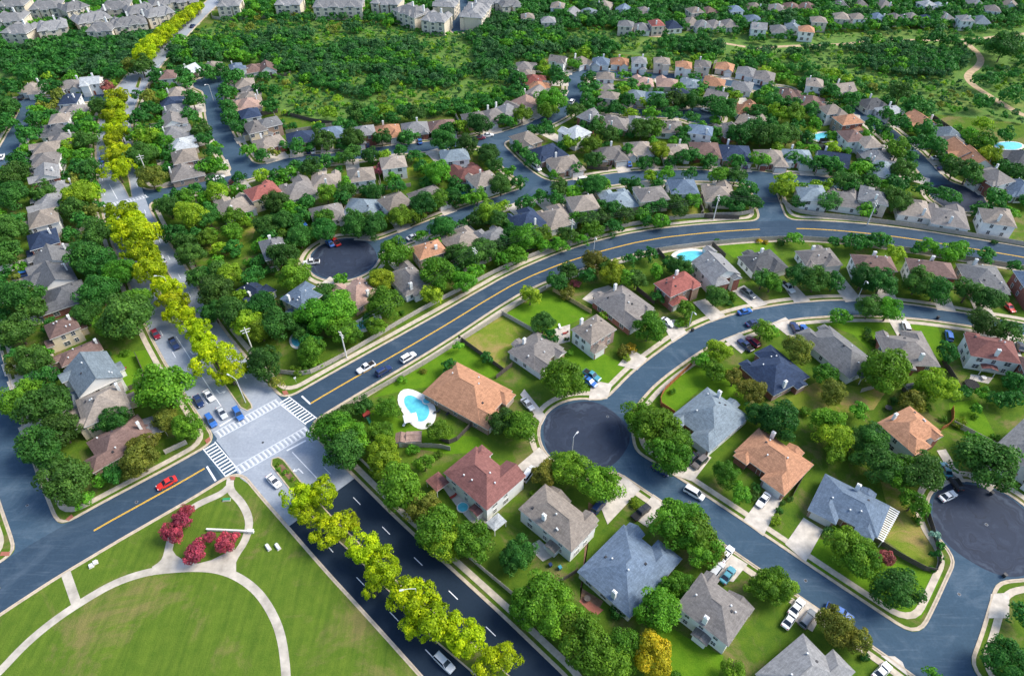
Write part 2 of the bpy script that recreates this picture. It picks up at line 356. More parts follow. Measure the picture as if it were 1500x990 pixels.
for ri, rn in enumerate(RN):
    p, hw = ROADS[rn]; d = np.full(XX.shape, 60.0); ang = np.zeros(XX.shape)
    for a, b, h0, h1 in zip(p[:-1], p[1:], hw[:-1], hw[1:]):
        lo = np.minimum(a, b) - 55; hi = np.maximum(a, b) + 55
        i0, i1 = np.searchsorted(gx, (lo[0], hi[0])); j0, j1 = np.searchsorted(gy, (lo[1], hi[1]))
        if i1 <= i0 or j1 <= j0: continue
        X = XX[j0:j1, i0:i1]; Y = YY[j0:j1, i0:i1]; e = b - a; L2 = e @ e
        t = np.clip(((X - a[0]) * e[0] + (Y - a[1]) * e[1]) / max(L2, 1e-9), 0, 1)
        q = np.hypot(X - a[0] - t * e[0], Y - a[1] - t * e[1]) - (h0 + (h1 - h0) * t)
        s = d[j0:j1, i0:i1]; k = q < s; s[k] = q[k]; ang[j0:j1, i0:i1][k] = math.atan2(e[1], e[0])
    k = d < SD; NEARN[k] = ri; TANG[k] = ang[k]
    near = (SD < 8) & (d < 8); out = np.minimum(SD, d)
    out[near] = smin(SD, d, 5.0)[near]; SD = out
for bn, (c, r) in BULBS.items():
    d = np.hypot(XX - c[0], YY - c[1]) - r
    k = (d < SD) & (d < 25); TANG[k] = (np.arctan2(YY - c[1], XX - c[0]) + PI / 2)[k]
    near = (SD < 8) & (d < 8); out = np.minimum(SD, d); out[near] = smin(SD, d, 4.0)[near]; SD = out
def sdf(x, y):
    fx = (x - gx[0]) / RES; fy = (y - gy[0]) / RES
    i = int(min(max(fx, 0), len(gx) - 2)); j = int(min(max(fy, 0), len(gy) - 2)); u = min(max(fx - i, 0), 1); v = min(max(fy - j, 0), 1)
    return float((SD[j, i] * (1 - u) + SD[j, i + 1] * u) * (1 - v) + (SD[j + 1, i] * (1 - u) + SD[j + 1, i + 1] * u) * v)
def sgrad(x, y):
    e = 1.5; g = np.array((sdf(x + e, y) - sdf(x - e, y), sdf(x, y + e) - sdf(x, y - e))); n = np.hypot(*g)
    return g / n if n > 1e-6 else np.array((0, -1.0))
def cell(x, y): return (int(np.clip((y - gy[0]) / RES, 0, len(gy) - 1)), int(np.clip((x - gx[0]) / RES, 0, len(gx) - 1)))
def contour(level):
    V = SD - level; ins = V < 0
    q = ins[:-1, :-1].astype(int) + ins[:-1, 1:] * 2 + ins[1:, 1:] * 4 + ins[1:, :-1] * 8
    nxt = {}
    js, is_ = np.nonzero((q > 0) & (q < 15))
    def ept(j, i, e):
        (j0, i0), (j1, i1) = [((j, i), (j, i + 1)), ((j, i + 1), (j + 1, i + 1)), ((j + 1, i), (j + 1, i + 1)), ((j, i), (j + 1, i))][e]
        a, b = V[j0, i0], V[j1, i1]; t = a / (a - b)
        return (('h', j0, i0) if e in (0, 2) else ('v', j0, i0)), (gx[i0] + t * (gx[i1] - gx[i0]), gy[j0] + t * (gy[j1] - gy[j0]))
    pts = {}
    TAB = {1: [(3, 0)], 2: [(0, 1)], 3: [(3, 1)], 4: [(1, 2)], 5: [(3, 2), (1, 0)], 6: [(0, 2)], 7: [(3, 2)], 8: [(2, 3)], 9: [(2, 0)], 10: [(0, 3), (2, 1)], 11: [(2, 1)], 12: [(1, 3)], 13: [(1, 0)], 14: [(0, 3)]}
    for j, i in zip(js, is_):
        for a, b in TAB[q[j, i]]:
            ka, pa = ept(j, i, a); kb, pb = ept(j, i, b); pts[ka] = pa; pts[kb] = pb; nxt[ka] = kb
    prev = {b: a for a, b in nxt.items()}; chains = []
    while nxt:
        k = next(iter(nxt)); st = k
        while st in prev and prev[st] in nxt and prev[st] != k: st = prev[st]
        ch = [st]; c = st
        while c in nxt:
            n = nxt.pop(c); ch.append(n); c = n
            if n == st: break
        closed = ch[0] == ch[-1]
        p = np.array([pts[x] for x in ch])
        if len(p) > 8: chains.append((p, closed))
    return chains
def tidy(p, closed):
    for _ in range(3):
        q = p.copy(); q[1:-1] = (p[:-2] + 2 * p[1:-1] + p[2:]) / 4; p = q
    return resample(p, 1.6)
# ------------------------------------------------------------------ ground sheet, road sheet
mb = MB(); mb.face([(-4000, -1500, 0), (4000, -1500, 0), (4000, 6000, 0), (-4000, 6000, 0)])
tag(link('ground', mb.mesh('ground', [GRASS])), kind='structure', label='green grassy ground of the neighbourhood')
mb = MB(); ins = SD < 0; q = ins[:-1, :-1] & ins[:-1, 1:] & ins[1:, 1:] & ins[1:, :-1]; anyq = ins[:-1, :-1] | ins[:-1, 1:] | ins[1:, 1:] | ins[1:, :-1]
ZR = 0.006
for j in range(q.shape[0]):
    r = q[j]; 
    if not r.any(): continue
    dd = np.diff(np.r_[0, r.astype(int), 0])
    for a, b in zip(np.nonzero(dd == 1)[0], np.nonzero(dd == -1)[0]):
        mb.face([(gx[a], gy[j], ZR), (gx[b], gy[j], ZR), (gx[b], gy[j + 1], ZR), (gx[a], gy[j + 1], ZR)])
for j, i in zip(*np.nonzero(anyq & ~q)):
    cs = [(gx[i], gy[j], SD[j, i]), (gx[i + 1], gy[j], SD[j, i + 1]), (gx[i + 1], gy[j + 1], SD[j + 1, i + 1]), (gx[i], gy[j + 1], SD[j + 1, i])]
    out = []
    for k in range(4):
        a, b = cs[k], cs[(k + 1) % 4]
        if a[2] < 0: out.append((a[0], a[1], ZR))
        if (a[2] < 0) != (b[2] < 0):
            t = a[2] / (a[2] - b[2]); out.append((a[0] + t * (b[0] - a[0]), a[1] + t * (b[1] - a[1]), ZR))
    if len(out) >= 3: mb.face(out)
tag(link('residential_street', mb.mesh('residential_street', [A_STREET])), kind='structure', label='dark blue-grey asphalt residential streets')
PARKP = [G(*p) for p in [(-60, 930), (0, 890), (100, 826), (333, 691), (357, 690), (440, 766), (640, 985), (745, 1105), (400, 1300), (-400, 1300), (-300, 1000)]]
def inpoly(x, y, P):
    c = False; j = len(P) - 1
    for i in range(len(P)):
        if (P[i][1] > y) != (P[j][1] > y) and x < (P[j][0] - P[i][0]) * (y - P[i][1]) / (P[j][1] - P[i][1]) + P[i][0]: c = not c
        j = i
    return c
kb = MB()
for p, cl in contour(0.0):
    p = tidy(p, cl); ribbon(kb, p, -0.02, 0.34, 0.12, drop=0.12); ribbon(kb, p, 0.34, 0.80, 0.022)
tag(link('kerb', kb.mesh('kerb', [CONCK])), kind='structure', label='pale concrete kerb and gutter along the streets')
sw = MB()
for p, cl in contour(2.4):
    p = tidy(p, cl); keep = []
    for x, y in p:
        j, i = cell(x, y); rn = RN[NEARN[j, i]]
        ok = not inpoly(x, y, PARKP) and not (rn == 'boulevard' and y > 330) and rn != 'flats_street' and not (rn == 'main' and y < 212 and x > -30 and False)
        keep.append(ok)
    st = None
    for k in range(len(p) + 1):
        if k < len(p) and keep[k]:
            if st is None: st = k
        else:
            if st is not None and k - st > 3: ribbon(sw, p[st:k], -0.75, 0.75, 0.085, drop=0.085)
            st = None
tag(link('sidewalk', sw.mesh('sidewalk', [CONCW])), kind='structure', label='pale concrete sidewalks following the streets')
# boulevard: old grey surface north of a straight joint, new black surface south of it
J0, J1 = G(423, 772), G(518, 705); JD = (J1 - J0) / np.hypot(*(J1 - J0)); JN = np.array((-JD[1], JD[0]))
def res_road(rn):
    p, hw = ROADS[rn]; d = np.r_[0, np.cumsum(np.hypot(*np.diff(p, axis=0).T))]; q = resample(p, 1.0)
    return q, np.interp(np.linspace(0, d[-1], len(q)), d, hw)
pcr, hwb = res_road('boulevard')
kj = int(np.argmin(np.abs((pcr - J0) @ JN) + np.abs(pcr[:, 1] - J0[1]) * 0.05))
def strip_pts(name, p, hw, z, mat, label):
    n = normals(p); mb = MB()
    for i in range(len(p) - 1):
        a, b = p[i] + n[i] * hw[i], p[i + 1] + n[i + 1] * hw[i + 1]; c, d = p[i + 1] - n[i + 1] * hw[i + 1], p[i] - n[i] * hw[i]
        mb.face([(*a, z), (*d, z), (*c, z), (*b, z)])
    return tag(link(name, mb.mesh(name, [mat])), kind='structure', label=label)
strip_pts('boulevard', pcr[:kj + 1], hwb[:kj + 1] - 0.05, 0.014, A_NEW, 'fresh black asphalt of the boulevard beside the park')
strip_pts('boulevard', pcr[kj:], hwb[kj:] - 0.05, 0.014, A_OLD, 'worn pale grey asphalt of the boulevard through the crossroads')
IX = [(352, 700), (335, 668), (317, 645), (320, 636), (372, 603), (405, 588), (426, 604), (446, 622), (466, 646), (420, 690), (400, 735)]
sheet('crossroads', GP(IX), 0.0105, A_OLD, label='worn pale grey asphalt where the two big roads cross')
pmr, hwm = res_road('main')
XC = G(385, 650)
kW = int(np.argmin(np.hypot(*(pmr - G(320, 680)).T))); kE = int(np.argmin(np.hypot(*(pmr - G(437, 602)).T)))
strip_pts('main_road', pmr[:kW], hwm[:kW] - 0.05, 0.012, A_MAIN, 'dark asphalt main road running past the park')
strip_pts('main_road', pmr[kE:], hwm[kE:] - 0.05, 0.012, A_MAIN, 'dark asphalt main road curving between the fences')
for bn, (c, r) in BULBS.items():
    if bn in ('middle_bulb', 'steep_bulb'): continue
    sheet('cul_de_sac', [c + (r - 0.7 + 0.25 * math.sin(5 * a + c[0])) * np.array((math.cos(a), math.sin(a))) for a in np.linspace(0, 2 * PI, 49)[:-1]], 0.011, A_BULB, label='round dark asphalt turning circle')
# park
tag(sheet('park_lawn', PARKP, 0.005, PARK), label='mown park lawn with worn brown patches')
def path(name, P, wd, z, mat, label=None, sm=2):
    mb = MB(); p = resample(smooth(GP(P), sm), 1.5); ribbon(mb, p, -wd / 2, wd / 2, z, drop=z)
    return tag(link(name, mb.mesh(name, [mat])), kind='structure', label=label)
PARKC = mat_plain('park_path_concrete', (0.42, 0.38, 0.32), 0.9, 0.3, 0.3)
path('park_path', [(-30, 1010), (0, 983), (33, 947), (70, 915), (110, 887), (167, 853), (213, 838), (243, 834), (283, 831), (317, 833), (347, 843), (375, 863), (395, 890), (412, 927), (420, 988), (418, 1030)], 1.9, 0.03, PARKC, 'pale concrete footpath sweeping round the park lawn')
path('park_path', [(338, 700), (336, 712), (340, 722), (352, 733), (363, 752), (366, 770), (358, 795), (345, 812), (336, 832)], 1.9, 0.036, PARKC, 'concrete path curving down from the crosswalk around the round lawn')
path('park_path', [(336, 712), (325, 723), (303, 732), (283, 742), (266, 757), (253, 778), (248, 800), (243, 822), (225, 834)], 1.9, 0.033, PARKC, 'concrete path passing beneath the pink trees')
path('park_path', [(96, 838), (112, 884)], 2.0, 0.027, PARKC, 'short concrete path joining the park path to the main road', 0)
sheet('park_plaza', GP([(249, 800), (258, 813), (272, 822), (290, 825), (310, 820), (328, 811), (343, 800), (346, 818), (346, 838), (330, 835), (300, 830), (262, 830), (228, 834), (240, 822)]), 0.041, PARKC, label='concrete wedge where the park paths meet')
# trail and bare earth far off
for P, wd in (([(1100, 72), (1148, 68), (1225, 66), (1265, 62), (1298, 59), (1338, 59), (1412, 60), (1460, 54), (1510, 49)], 3.0), ([(1412, 60), (1438, 83), (1435, 97), (1415, 110), (1422, 123), (1445, 138), (1468, 152), (1495, 168), (1520, 175)], 3.6), ([(950, 53), (1010, 57), (1050, 62), (1092, 69)], 2.6), ([(20, 80), (70, 81), (135, 79)], 6.0), ([(320, 28), (345, 24), (380, 21)], 3.0)):
    path('trail', P, wd, 0.03, DIRT, 'bare tan earth trail through the far meadow')
YM = [0.0015]
for P in ([(235, 98), (262, 60), (330, 30), (740, 42), (950, 45), (1200, 50), (1500, 38), (1540, 185), (1345, 165), (1260, 138), (1130, 100), (900, 78), (775, 88), (745, 150), (640, 172), (415, 172), (380, 92)], [(-20, 115), (-20, 58), (240, 58), (190, 108), (90, 114)], [(330, 62), (330, 32), (380, 26), (500, 28), (505, 50), (420, 58)], [(408, 118), (470, 132), (520, 145), (645, 135), (655, 152), (540, 178), (490, 182), (415, 172)], [(620, 92), (660, 82), (712, 84), (715, 108), (690, 128), (640, 138)], [(1165, 95), (1250, 98), (1320, 122), (1380, 115), (1420, 130), (1500, 172), (1500, 182), (1345, 158), (1270, 140), (1180, 110)], [(1260, 45), (1500, 40), (1500, 140), (1425, 118), (1440, 90), (1405, 62), (1260, 66)], [(945, 50), (990, 53), (985, 73), (945, 72)], [(1055, 62), (1100, 67), (1085, 85), (1060, 88)], [(270, 60), (300, 42), (330, 45), (330, 62)]):
    YM[0] += 0.0002; sheet('meadow', GP(P), YM[0], MEADOW, label='rough pale green meadow')
# notable yards
YZ = [0.0042]
def yard(P, m, lab):
    YZ[0] += 0.00011; sheet('lawn', GP(P), YZ[0], m, label=lab)
yard([(735, 462), (800, 428), (868, 460), (800, 490), (780, 487)], LAWN, 'bright green back lawn with a timber fence')
yard([(672, 498), (735, 462), (780, 487), (745, 515), (738, 543)], LAWND, 'patchy yellowing back lawn')
yard([(835, 512), (872, 512), (922, 537), (888, 565), (838, 530)], LAWN, 'bright front lawn'); yard([(640, 515), (672, 500), (738, 545), (700, 560), (600, 570), (545, 583)], LAWN, 'green yard beside the pool')
yard([(560, 600), (620, 632), (700, 640), (720, 660), (660, 665), (560, 650), (520, 600)], LAWN, 'green yard around the sheds'); yard([(1013, 537), (1075, 540), (1105, 580), (1090, 600), (1025, 570), (988, 605), (957, 587)], LAWN, 'green side yard inside the red fence')
yard([(1050, 358), (1125, 350), (1140, 372), (1075, 378)], LAWN, 'bright back lawn by the main road'); yard([(1195, 470), (1280, 465), (1300, 482), (1275, 515), (1250, 490)], LAWN, 'striped bright front lawn'); yard([(1325, 472), (1372, 476), (1390, 520), (1380, 535), (1350, 490)], LAWN, 'bright side lawn')
yard([(1290, 705), (1345, 715), (1360, 760), (1380, 815), (1365, 840), (1290, 785), (1300, 745)], LAWND, 'worn back lawn of the corner house'); yard([(165, 520), (215, 512), (235, 560), (190, 580)], LAWN, 'small bright back lawn by the boulevard'); yard([(960, 900), (1000, 930), (1060, 960), (1050, 1000), (960, 985)], LAWN, 'shady back lawn')
yard([(1180, 780), (1205, 790), (1240, 800), (1380, 845), (1350, 905), (1320, 905), (1190, 828)], LAWN, 'front lawn of the corner house')
yard([(612, 225), (645, 225), (645, 245), (600, 250)], LAWN, 'green lawn between two white houses'); yard([(560, 252), (605, 245), (612, 258), (568, 266)], LAWND, 'dry back lawn behind the white house'); yard([(1390, 590), (1430, 585), (1460, 640), (1420, 645), (1395, 620)], LAWN, 'green back lawn'); yard([(1195, 560), (1300, 570), (1280, 600), (1180, 610), (1150, 580)], LAWND, 'scruffy brown back yard')
yard([(995, 310), (1035, 285), (1050, 300), (1030, 318)], LAWND, 'worn back lawn by the long fence'); yard([(300, 363), (345, 335), (375, 332), (370, 350), (330, 375)], LAWND, 'dry yellow yard behind the hedge'); yard([(1180, 208), (1240, 210), (1245, 222), (1185, 220)], LAWN, 'bright far back lawn')
yard([(840, 505), (870, 530), (900, 560), (860, 575), (790, 560)], LAWN, 'green front lawn beside the knuckle')
# ------------------------------------------------------------------ medians
def median(P, label):
    pts = GP(P); c = sum(pts) / len(pts)
    sheet('median_kerb', pts, 0.15, CONCK, thick=0.14, label='pale kerb of ' + label)
    inner = []
    m = len(pts)
    for i in range(m):
        a, b, d = pts[i - 1], pts[i], pts[(i + 1) % m]
        e1 = (b - a) / max(np.hypot(*(b - a)), 1e-6); e2 = (d - b) / max(np.hypot(*(d - b)), 1e-6)
        n = np.array((-(e1 + e2)[1], (e1 + e2)[0])); n = n / max(np.hypot(*n), 1e-6)
        if inpoly(*(b + n * 0.3), pts) is False: n = -n
        inner.append(b + n * 0.32)
    sheet('median', inner, 0.158, GRASS, label=label)
median([(397, 682), (398, 672), (408, 669), (416, 673), (442, 706), (490, 760), (545, 812), (588, 857), (715, 960), (790, 1030), (740, 1030), (695, 988), (635, 937), (575, 872), (520, 815), (470, 770), (436, 733), (425, 718)], 'grassy median planted with the row of yellow-green trees beside the park')
median([(362, 602), (352, 597), (328, 563), (300, 517), (277, 484), (240, 440), (217, 397), (200, 358), (187, 325), (200, 322), (213, 327), (230, 363), (243, 392), (263, 425), (290, 468), (320, 517), (343, 555), (369, 592), (370, 598)], 'grassy median planted with yellow-green trees north of the crossroads')
median([(189, 290), (180, 272), (165, 255), (158, 235), (156, 205), (160, 180), (168, 150), (173, 142), (187, 142), (185, 150), (180, 180), (180, 205), (184, 240), (190, 265), (194, 289)], 'narrow median under the double row of yellow trees')
median([(198, 128), (204, 113), (208, 115), (203, 130)], 'short grass median at the bend')
sheet('flower_bed', GP([(404, 683), (414, 680), (434, 702), (428, 707)]), 0.165, MULCH, label='mulched flower bed at the tip of the median')
# ------------------------------------------------------------------ paint
ZM = 0.026
stripe_mesh = {}
def stripe(parent, p, d, ln, wd, m=None):
    key = (m or PAINT).name
    if key not in stripe_mesh:
        b = MB(); b.box(-0.5, 0.5, -0.5, 0.5, -0.004, 0.0); stripe_mesh[key] = b.mesh('stripe', [m or PAINT])
    o = link('stripe', stripe_mesh[key], parent, (p[0], p[1], ZM), math.atan2(d[1], d[0]), (ln, wd, 1)); return o
def markings(name, label):
    e = link(name, None); return tag(e, label=label, kind='structure')
def crosswalk(a, b, wd, n, dirn, label, bw=0.5, lines=True):
    e = markings('crosswalk', label); a = G(*a); b = G(*b); d = (b - a) / np.hypot(*(b - a)); dirn = dirn / np.hypot(*dirn)
    m_ = PAINT if bw < 0.55 else FADED
    for k in range(n): stripe(e, a + (b - a) * (k + 0.5) / n, dirn, wd, bw, m_)
    if lines:
        for s in (-1, 1): stripe(e, (a + b) / 2 + dirn * (wd / 2 + 0.2) * s, d, np.hypot(*(b - a)), 0.26, m_)
bd = G(423, 772) - G(617, 985); md = G(750, 418) - G(455, 592)
crosswalk((306, 652), (341, 694), 3.0, 11, md, 'ladder crosswalk across the main road on the park side')
crosswalk((415, 585), (456, 617), 3.0, 11, md, 'ladder crosswalk across the main road by the long fence')
crosswalk((318, 637), (409, 588), 2.4, 16, bd, 'faded crosswalk across the boulevard north of the crossroads', 0.6)
crosswalk((346, 690), (452, 629), 2.4, 17, bd, 'faded crosswalk across the boulevard beside the flower bed', 0.6)
crosswalk((152, 303), (216, 287), 2.2, 14, bd, 'distant faded crosswalk across the boulevard', 0.6)
e = markings('stop_line', 'white stop lines at the crossroads')
for a, b in (((442, 580), (455, 592)), ((303, 683), (316, 704)), ((322, 624), (345, 610)), ((420, 660), (448, 645))):
    a = G(*a); b = G(*b); stripe(e, (a + b) / 2, b - a, np.hypot(*(b - a)), 0.5)
yl = MB()
ye = G(455, 592); p = pmr[int(np.argmin(np.hypot(*(pmr - ye).T))):]
kz = int(np.argmin(np.hypot(*(p - G(1118, 335)).T))); ks = int(np.argmin(np.hypot(*(p - G(1168, 335)).T)))
for seg in (p[:kz], p[ks:]):
    ribbon(yl, seg, -0.22, -0.06, ZM); ribbon(yl, seg, 0.06, 0.22, ZM)
k0 = int(np.argmin(np.hypot(*(pmr - G(140, 779)).T))); k1 = int(np.argmin(np.hypot(*(pmr - G(303, 684)).T)))
ribbon(yl, pmr[k0:k1], -0.22, -0.06, ZM); ribbon(yl, pmr[k0:k1], 0.06, 0.22, ZM)
k0 = int(np.argmin(np.hypot(*(pmr - G(10, 856)).T)))
ribbon(yl, pmr[:k0], -0.22, -0.06, ZM); ribbon(yl, pmr[:k0], 0.06, 0.22, ZM)
tag(link('yellow_line', yl.mesh('yellow_line', [YELLOW])), kind='structure', label='double yellow centre line of the main road')
e = markings('lane_marking', 'white dashed lane lines on the boulevard')
nb = normals(pcr)
def dashes(a, b, off, step=12.2, ph=0):
    ka = int(np.argmin(np.hypot(*(pcr - G(*a)).T))); kb_ = int(np.argmin(np.hypot(*(pcr - G(*b)).T)))
    k = ka + ph
    while k < kb_:
        stripe(e, pcr[int(k)] + nb[int(k)] * off, pcr[min(int(k) + 2, len(pcr) - 1)] - pcr[int(k)], 3.0, 0.2); k += step
dashes((720, 985), (420, 690), 6.2); dashes((720, 985), (420, 690), -6.2, ph=6)
dashes((340, 580), (178, 300), 6.6, ph=3); dashes((340, 580), (178, 300), -6.2, ph=5)
dashes((170, 280), (190, 150), 6.2); dashes((170, 280), (190, 150), -6.2); dashes((222, 95), (320, 10), -5.5)
for a, b in (((258, 493), (333, 609)), ((428, 662), (466, 702)), ((160, 270), (172, 292))):
    a = G(*a); b = G(*b); stripe(e, (a + b) / 2, b - a, np.hypot(*(b - a)), 0.22)
def arrow(px, d, label):
    d = d / np.hypot(*d); n = np.array((-d[1], d[0])); c = G(*px); mb = MB()
    def q(*ps): mb.face([(*(c + d * x + n * y), ZM) for x, y in ps])
    q((-1.6, -0.15), (0.6, -0.15), (0.6, 0.15), (-1.6, 0.15)); q((0.3, 0.16), (0.6, 0.16), (0.9, 0.9), (0.6, 0.9)); q((0.1, 0.75), (1.3, 0.75), (0.9, 1.7))
    tag(link('turn_arrow', mb.mesh('turn_arrow', [PAINT])), kind='structure', label=label)
arrow((439, 688), bd, 'white painted left turn arrow beside the flower bed'); arrow((321, 575), -bd, 'white painted turn arrow near the street lamp'); arrow((282, 518), -bd, 'white painted turn arrow in the far turning lane')
for P in ([(337, 698), (345, 698), (344, 703), (338, 703)], [(413, 573), (420, 572), (423, 577), (416, 579)], [(96, 761), (105, 753), (108, 757), (101, 763)], [(2, 808), (15, 808), (14, 814), (0, 814)], [(300, 645), (307, 640), (309, 645), (303, 650)]):
    sheet('kerb_ramp', GP(P), 0.13, PAVER, thick=0.1, label='red paver kerb ramp')
# ------------------------------------------------------------------ houses
def roof_hip(mb, x0, x1, y0, y1, z, pitch, gl=False, gh=False, ridge=None, ov=0.0):
    """hip roof over a rectangle; gl / gh make the low / high end of the ridge a gable; returns ridge height"""
    lx, ly = x1 - x0, y1 - y0
    ax = ridge or ('x' if lx >= ly else 'y')
    def P(u, v, zz): return (u, v, zz) if ax == 'x' else (v, u, zz)
    u0, u1, v0, v1 = (x0, x1, y0, y1) if ax == 'x' else (y0, y1, x0, x1)
    hv = (v1 - v0) / 2; vc = (v0 + v1) / 2; ins = min(hv, (u1 - u0) / 2 - 0.05)
    zr = z + hv * pitch
    a = u0 if gl else u0 + ins; b = u1 if gh else u1 - ins
    sl = math.hypot(hv, hv * pitch)
    def addf(pts, uv, mi=0):
        A, B, D = Vector(pts[0]), Vector(pts[1]), Vector(pts[-1])
        if (B - A).cross(D - A).z < 0: pts = pts[::-1]; uv = uv[::-1]
        mb.face(pts, mi, uv)
    addf([P(u0, v0, z), P(u1, v0, z), P(b, vc, zr), P(a, vc, zr)], [(u0, 0), (u1, 0), (b, sl), (a, sl)])
    addf([P(u0, v1, z), P(u1, v1, z), P(b, vc, zr), P(a, vc, zr)], [(u0, 0), (u1, 0), (b, sl), (a, sl)])
    for g, ue, r, in ((gl, u0, a), (gh, u1, b)):
        i = 0.45 if g else 0.0; ui = ue + (i if ue == u0 else -i)
        if g: mb.face([P(ui, v0 + 0.4, z - 0.1), P(ui, v1 - 0.4, z - 0.1), P(ui, vc, zr - 0.15)], 1)
        else: addf([P(ue, v0, z), P(ue, v1, z), P(r, vc, zr)], [(v0, 0), (v1, 0), (vc, sl)])
    c = [(x0, y0), (x1, y0), (x1, y1), (x0, y1)]
    for k in range(4):
        p, q = c[k], c[(k + 1) % 4]; mb.face([(*p, z - 0.22), (*q, z - 0.22), (*q, z), (*p, z)], 1)
    mb.face([(*q, z - 0.22) for q in c[::-1]], 1)
    # ridge cap
    if b - a > 0.5:
        mb.face([P(a, vc - 0.16, zr - 0.05), P(b, vc - 0.16, zr - 0.05), P(b, vc, zr + 0.05), P(a, vc, zr + 0.05)], 0); mb.face([P(a, vc, zr + 0.05), P(b, vc, zr + 0.05), P(b, vc + 0.16, zr - 0.05), P(a, vc + 0.16, zr - 0.05)], 0)
    return zr
SH = {}
def shared(key, fn):
    if key not in SH: SH[key] = fn()
    return SH[key]
def win_mesh(wd, ht):
    b = MB(); f = 0.09
    for x0, x1, z0, z1 in ((-wd / 2 - f, wd / 2 + f, -f, 0), (-wd / 2 - f, wd / 2 + f, ht, ht + f), (-wd / 2 - f, -wd / 2, 0, ht), (wd / 2, wd / 2 + f, 0, ht), (-0.03, 0.03, 0, ht), (-wd / 2, wd / 2, ht / 2 - 0.03, ht / 2 + 0.03)):
        b.box(x0, x1, -0.10, 0.03, z0, z1, bot=True)
    return b.mesh('window', [TRIM])
def pane_mesh(wd, ht):
    b = MB(); b.box(-wd / 2, wd / 2, -0.055, 0.02, 0, ht); return b.mesh('pane', [GLASS])
def garage_mesh():
    b = MB(); b.box(-2.45, 2.45, -0.06, 0.03, 0, 2.15)
    for k in range(4): b.box(-2.35, 2.35, -0.10, -0.05, 0.06 + k * 0.53, 0.52 + k * 0.53)
    return b.mesh('garage_door', [TRIM])
def door_mesh():
    b = MB(); b.box(-0.5, 0.5, -0.07, 0.03, 0, 2.1, 0); b.box(-0.62, 0.62, -0.04, 0.03, 0, 2.25, 1); return b.mesh('door', [BRICK, TRIM])
def chim_mesh(m):
    b = MB(); b.box(-0.48, 0.48, -0.34, 0.34, 0, 1, 0, top=True); b.box(-0.55, 0.55, -0.41, 0.41, 0.9, 0.96, 1, bot=True); b.box(-0.22, 0.22, -0.15, 0.15, 1.0, 1.06, 1)
    return b.mesh('chimney', [m, TRIM])
def vent_mesh():
    b = MB(); b.cyl((0, 0), 0.13, 0.13, -0.3, 0.35, 7); b.cyl((0, 0), 0.26, 0.2, 0.33, 0.5, 7); return b.mesh('vent', [METALW])
def hatch_mesh():
    b = MB(); b.box(-0.3, 0.3, -0.3, 0.3, -0.2, 0.22, taper=0.06); return b.mesh('vent', [DARKMETAL])
ORD = 'zero first second third fourth fifth sixth seventh eighth ninth tenth eleventh twelfth thirteenth fourteenth fifteenth sixteenth seventeenth eighteenth nineteenth twentieth twenty-first twenty-second twenty-third twenty-fourth twenty-fifth'.split()
HOUSES = []       # (cx, cy, half diag, short name)
FOOT = []; FENCEB = []
ROOFN = dict(darkred='dark red', red='red', tan='tan', greybrown='grey-brown', grey='grey', slate='slate-blue', bluegrey='blue-grey', navy='dark blue', brown='brown', orange='orange', pink='pinkish', pale='pale grey', charcoal='dark grey')
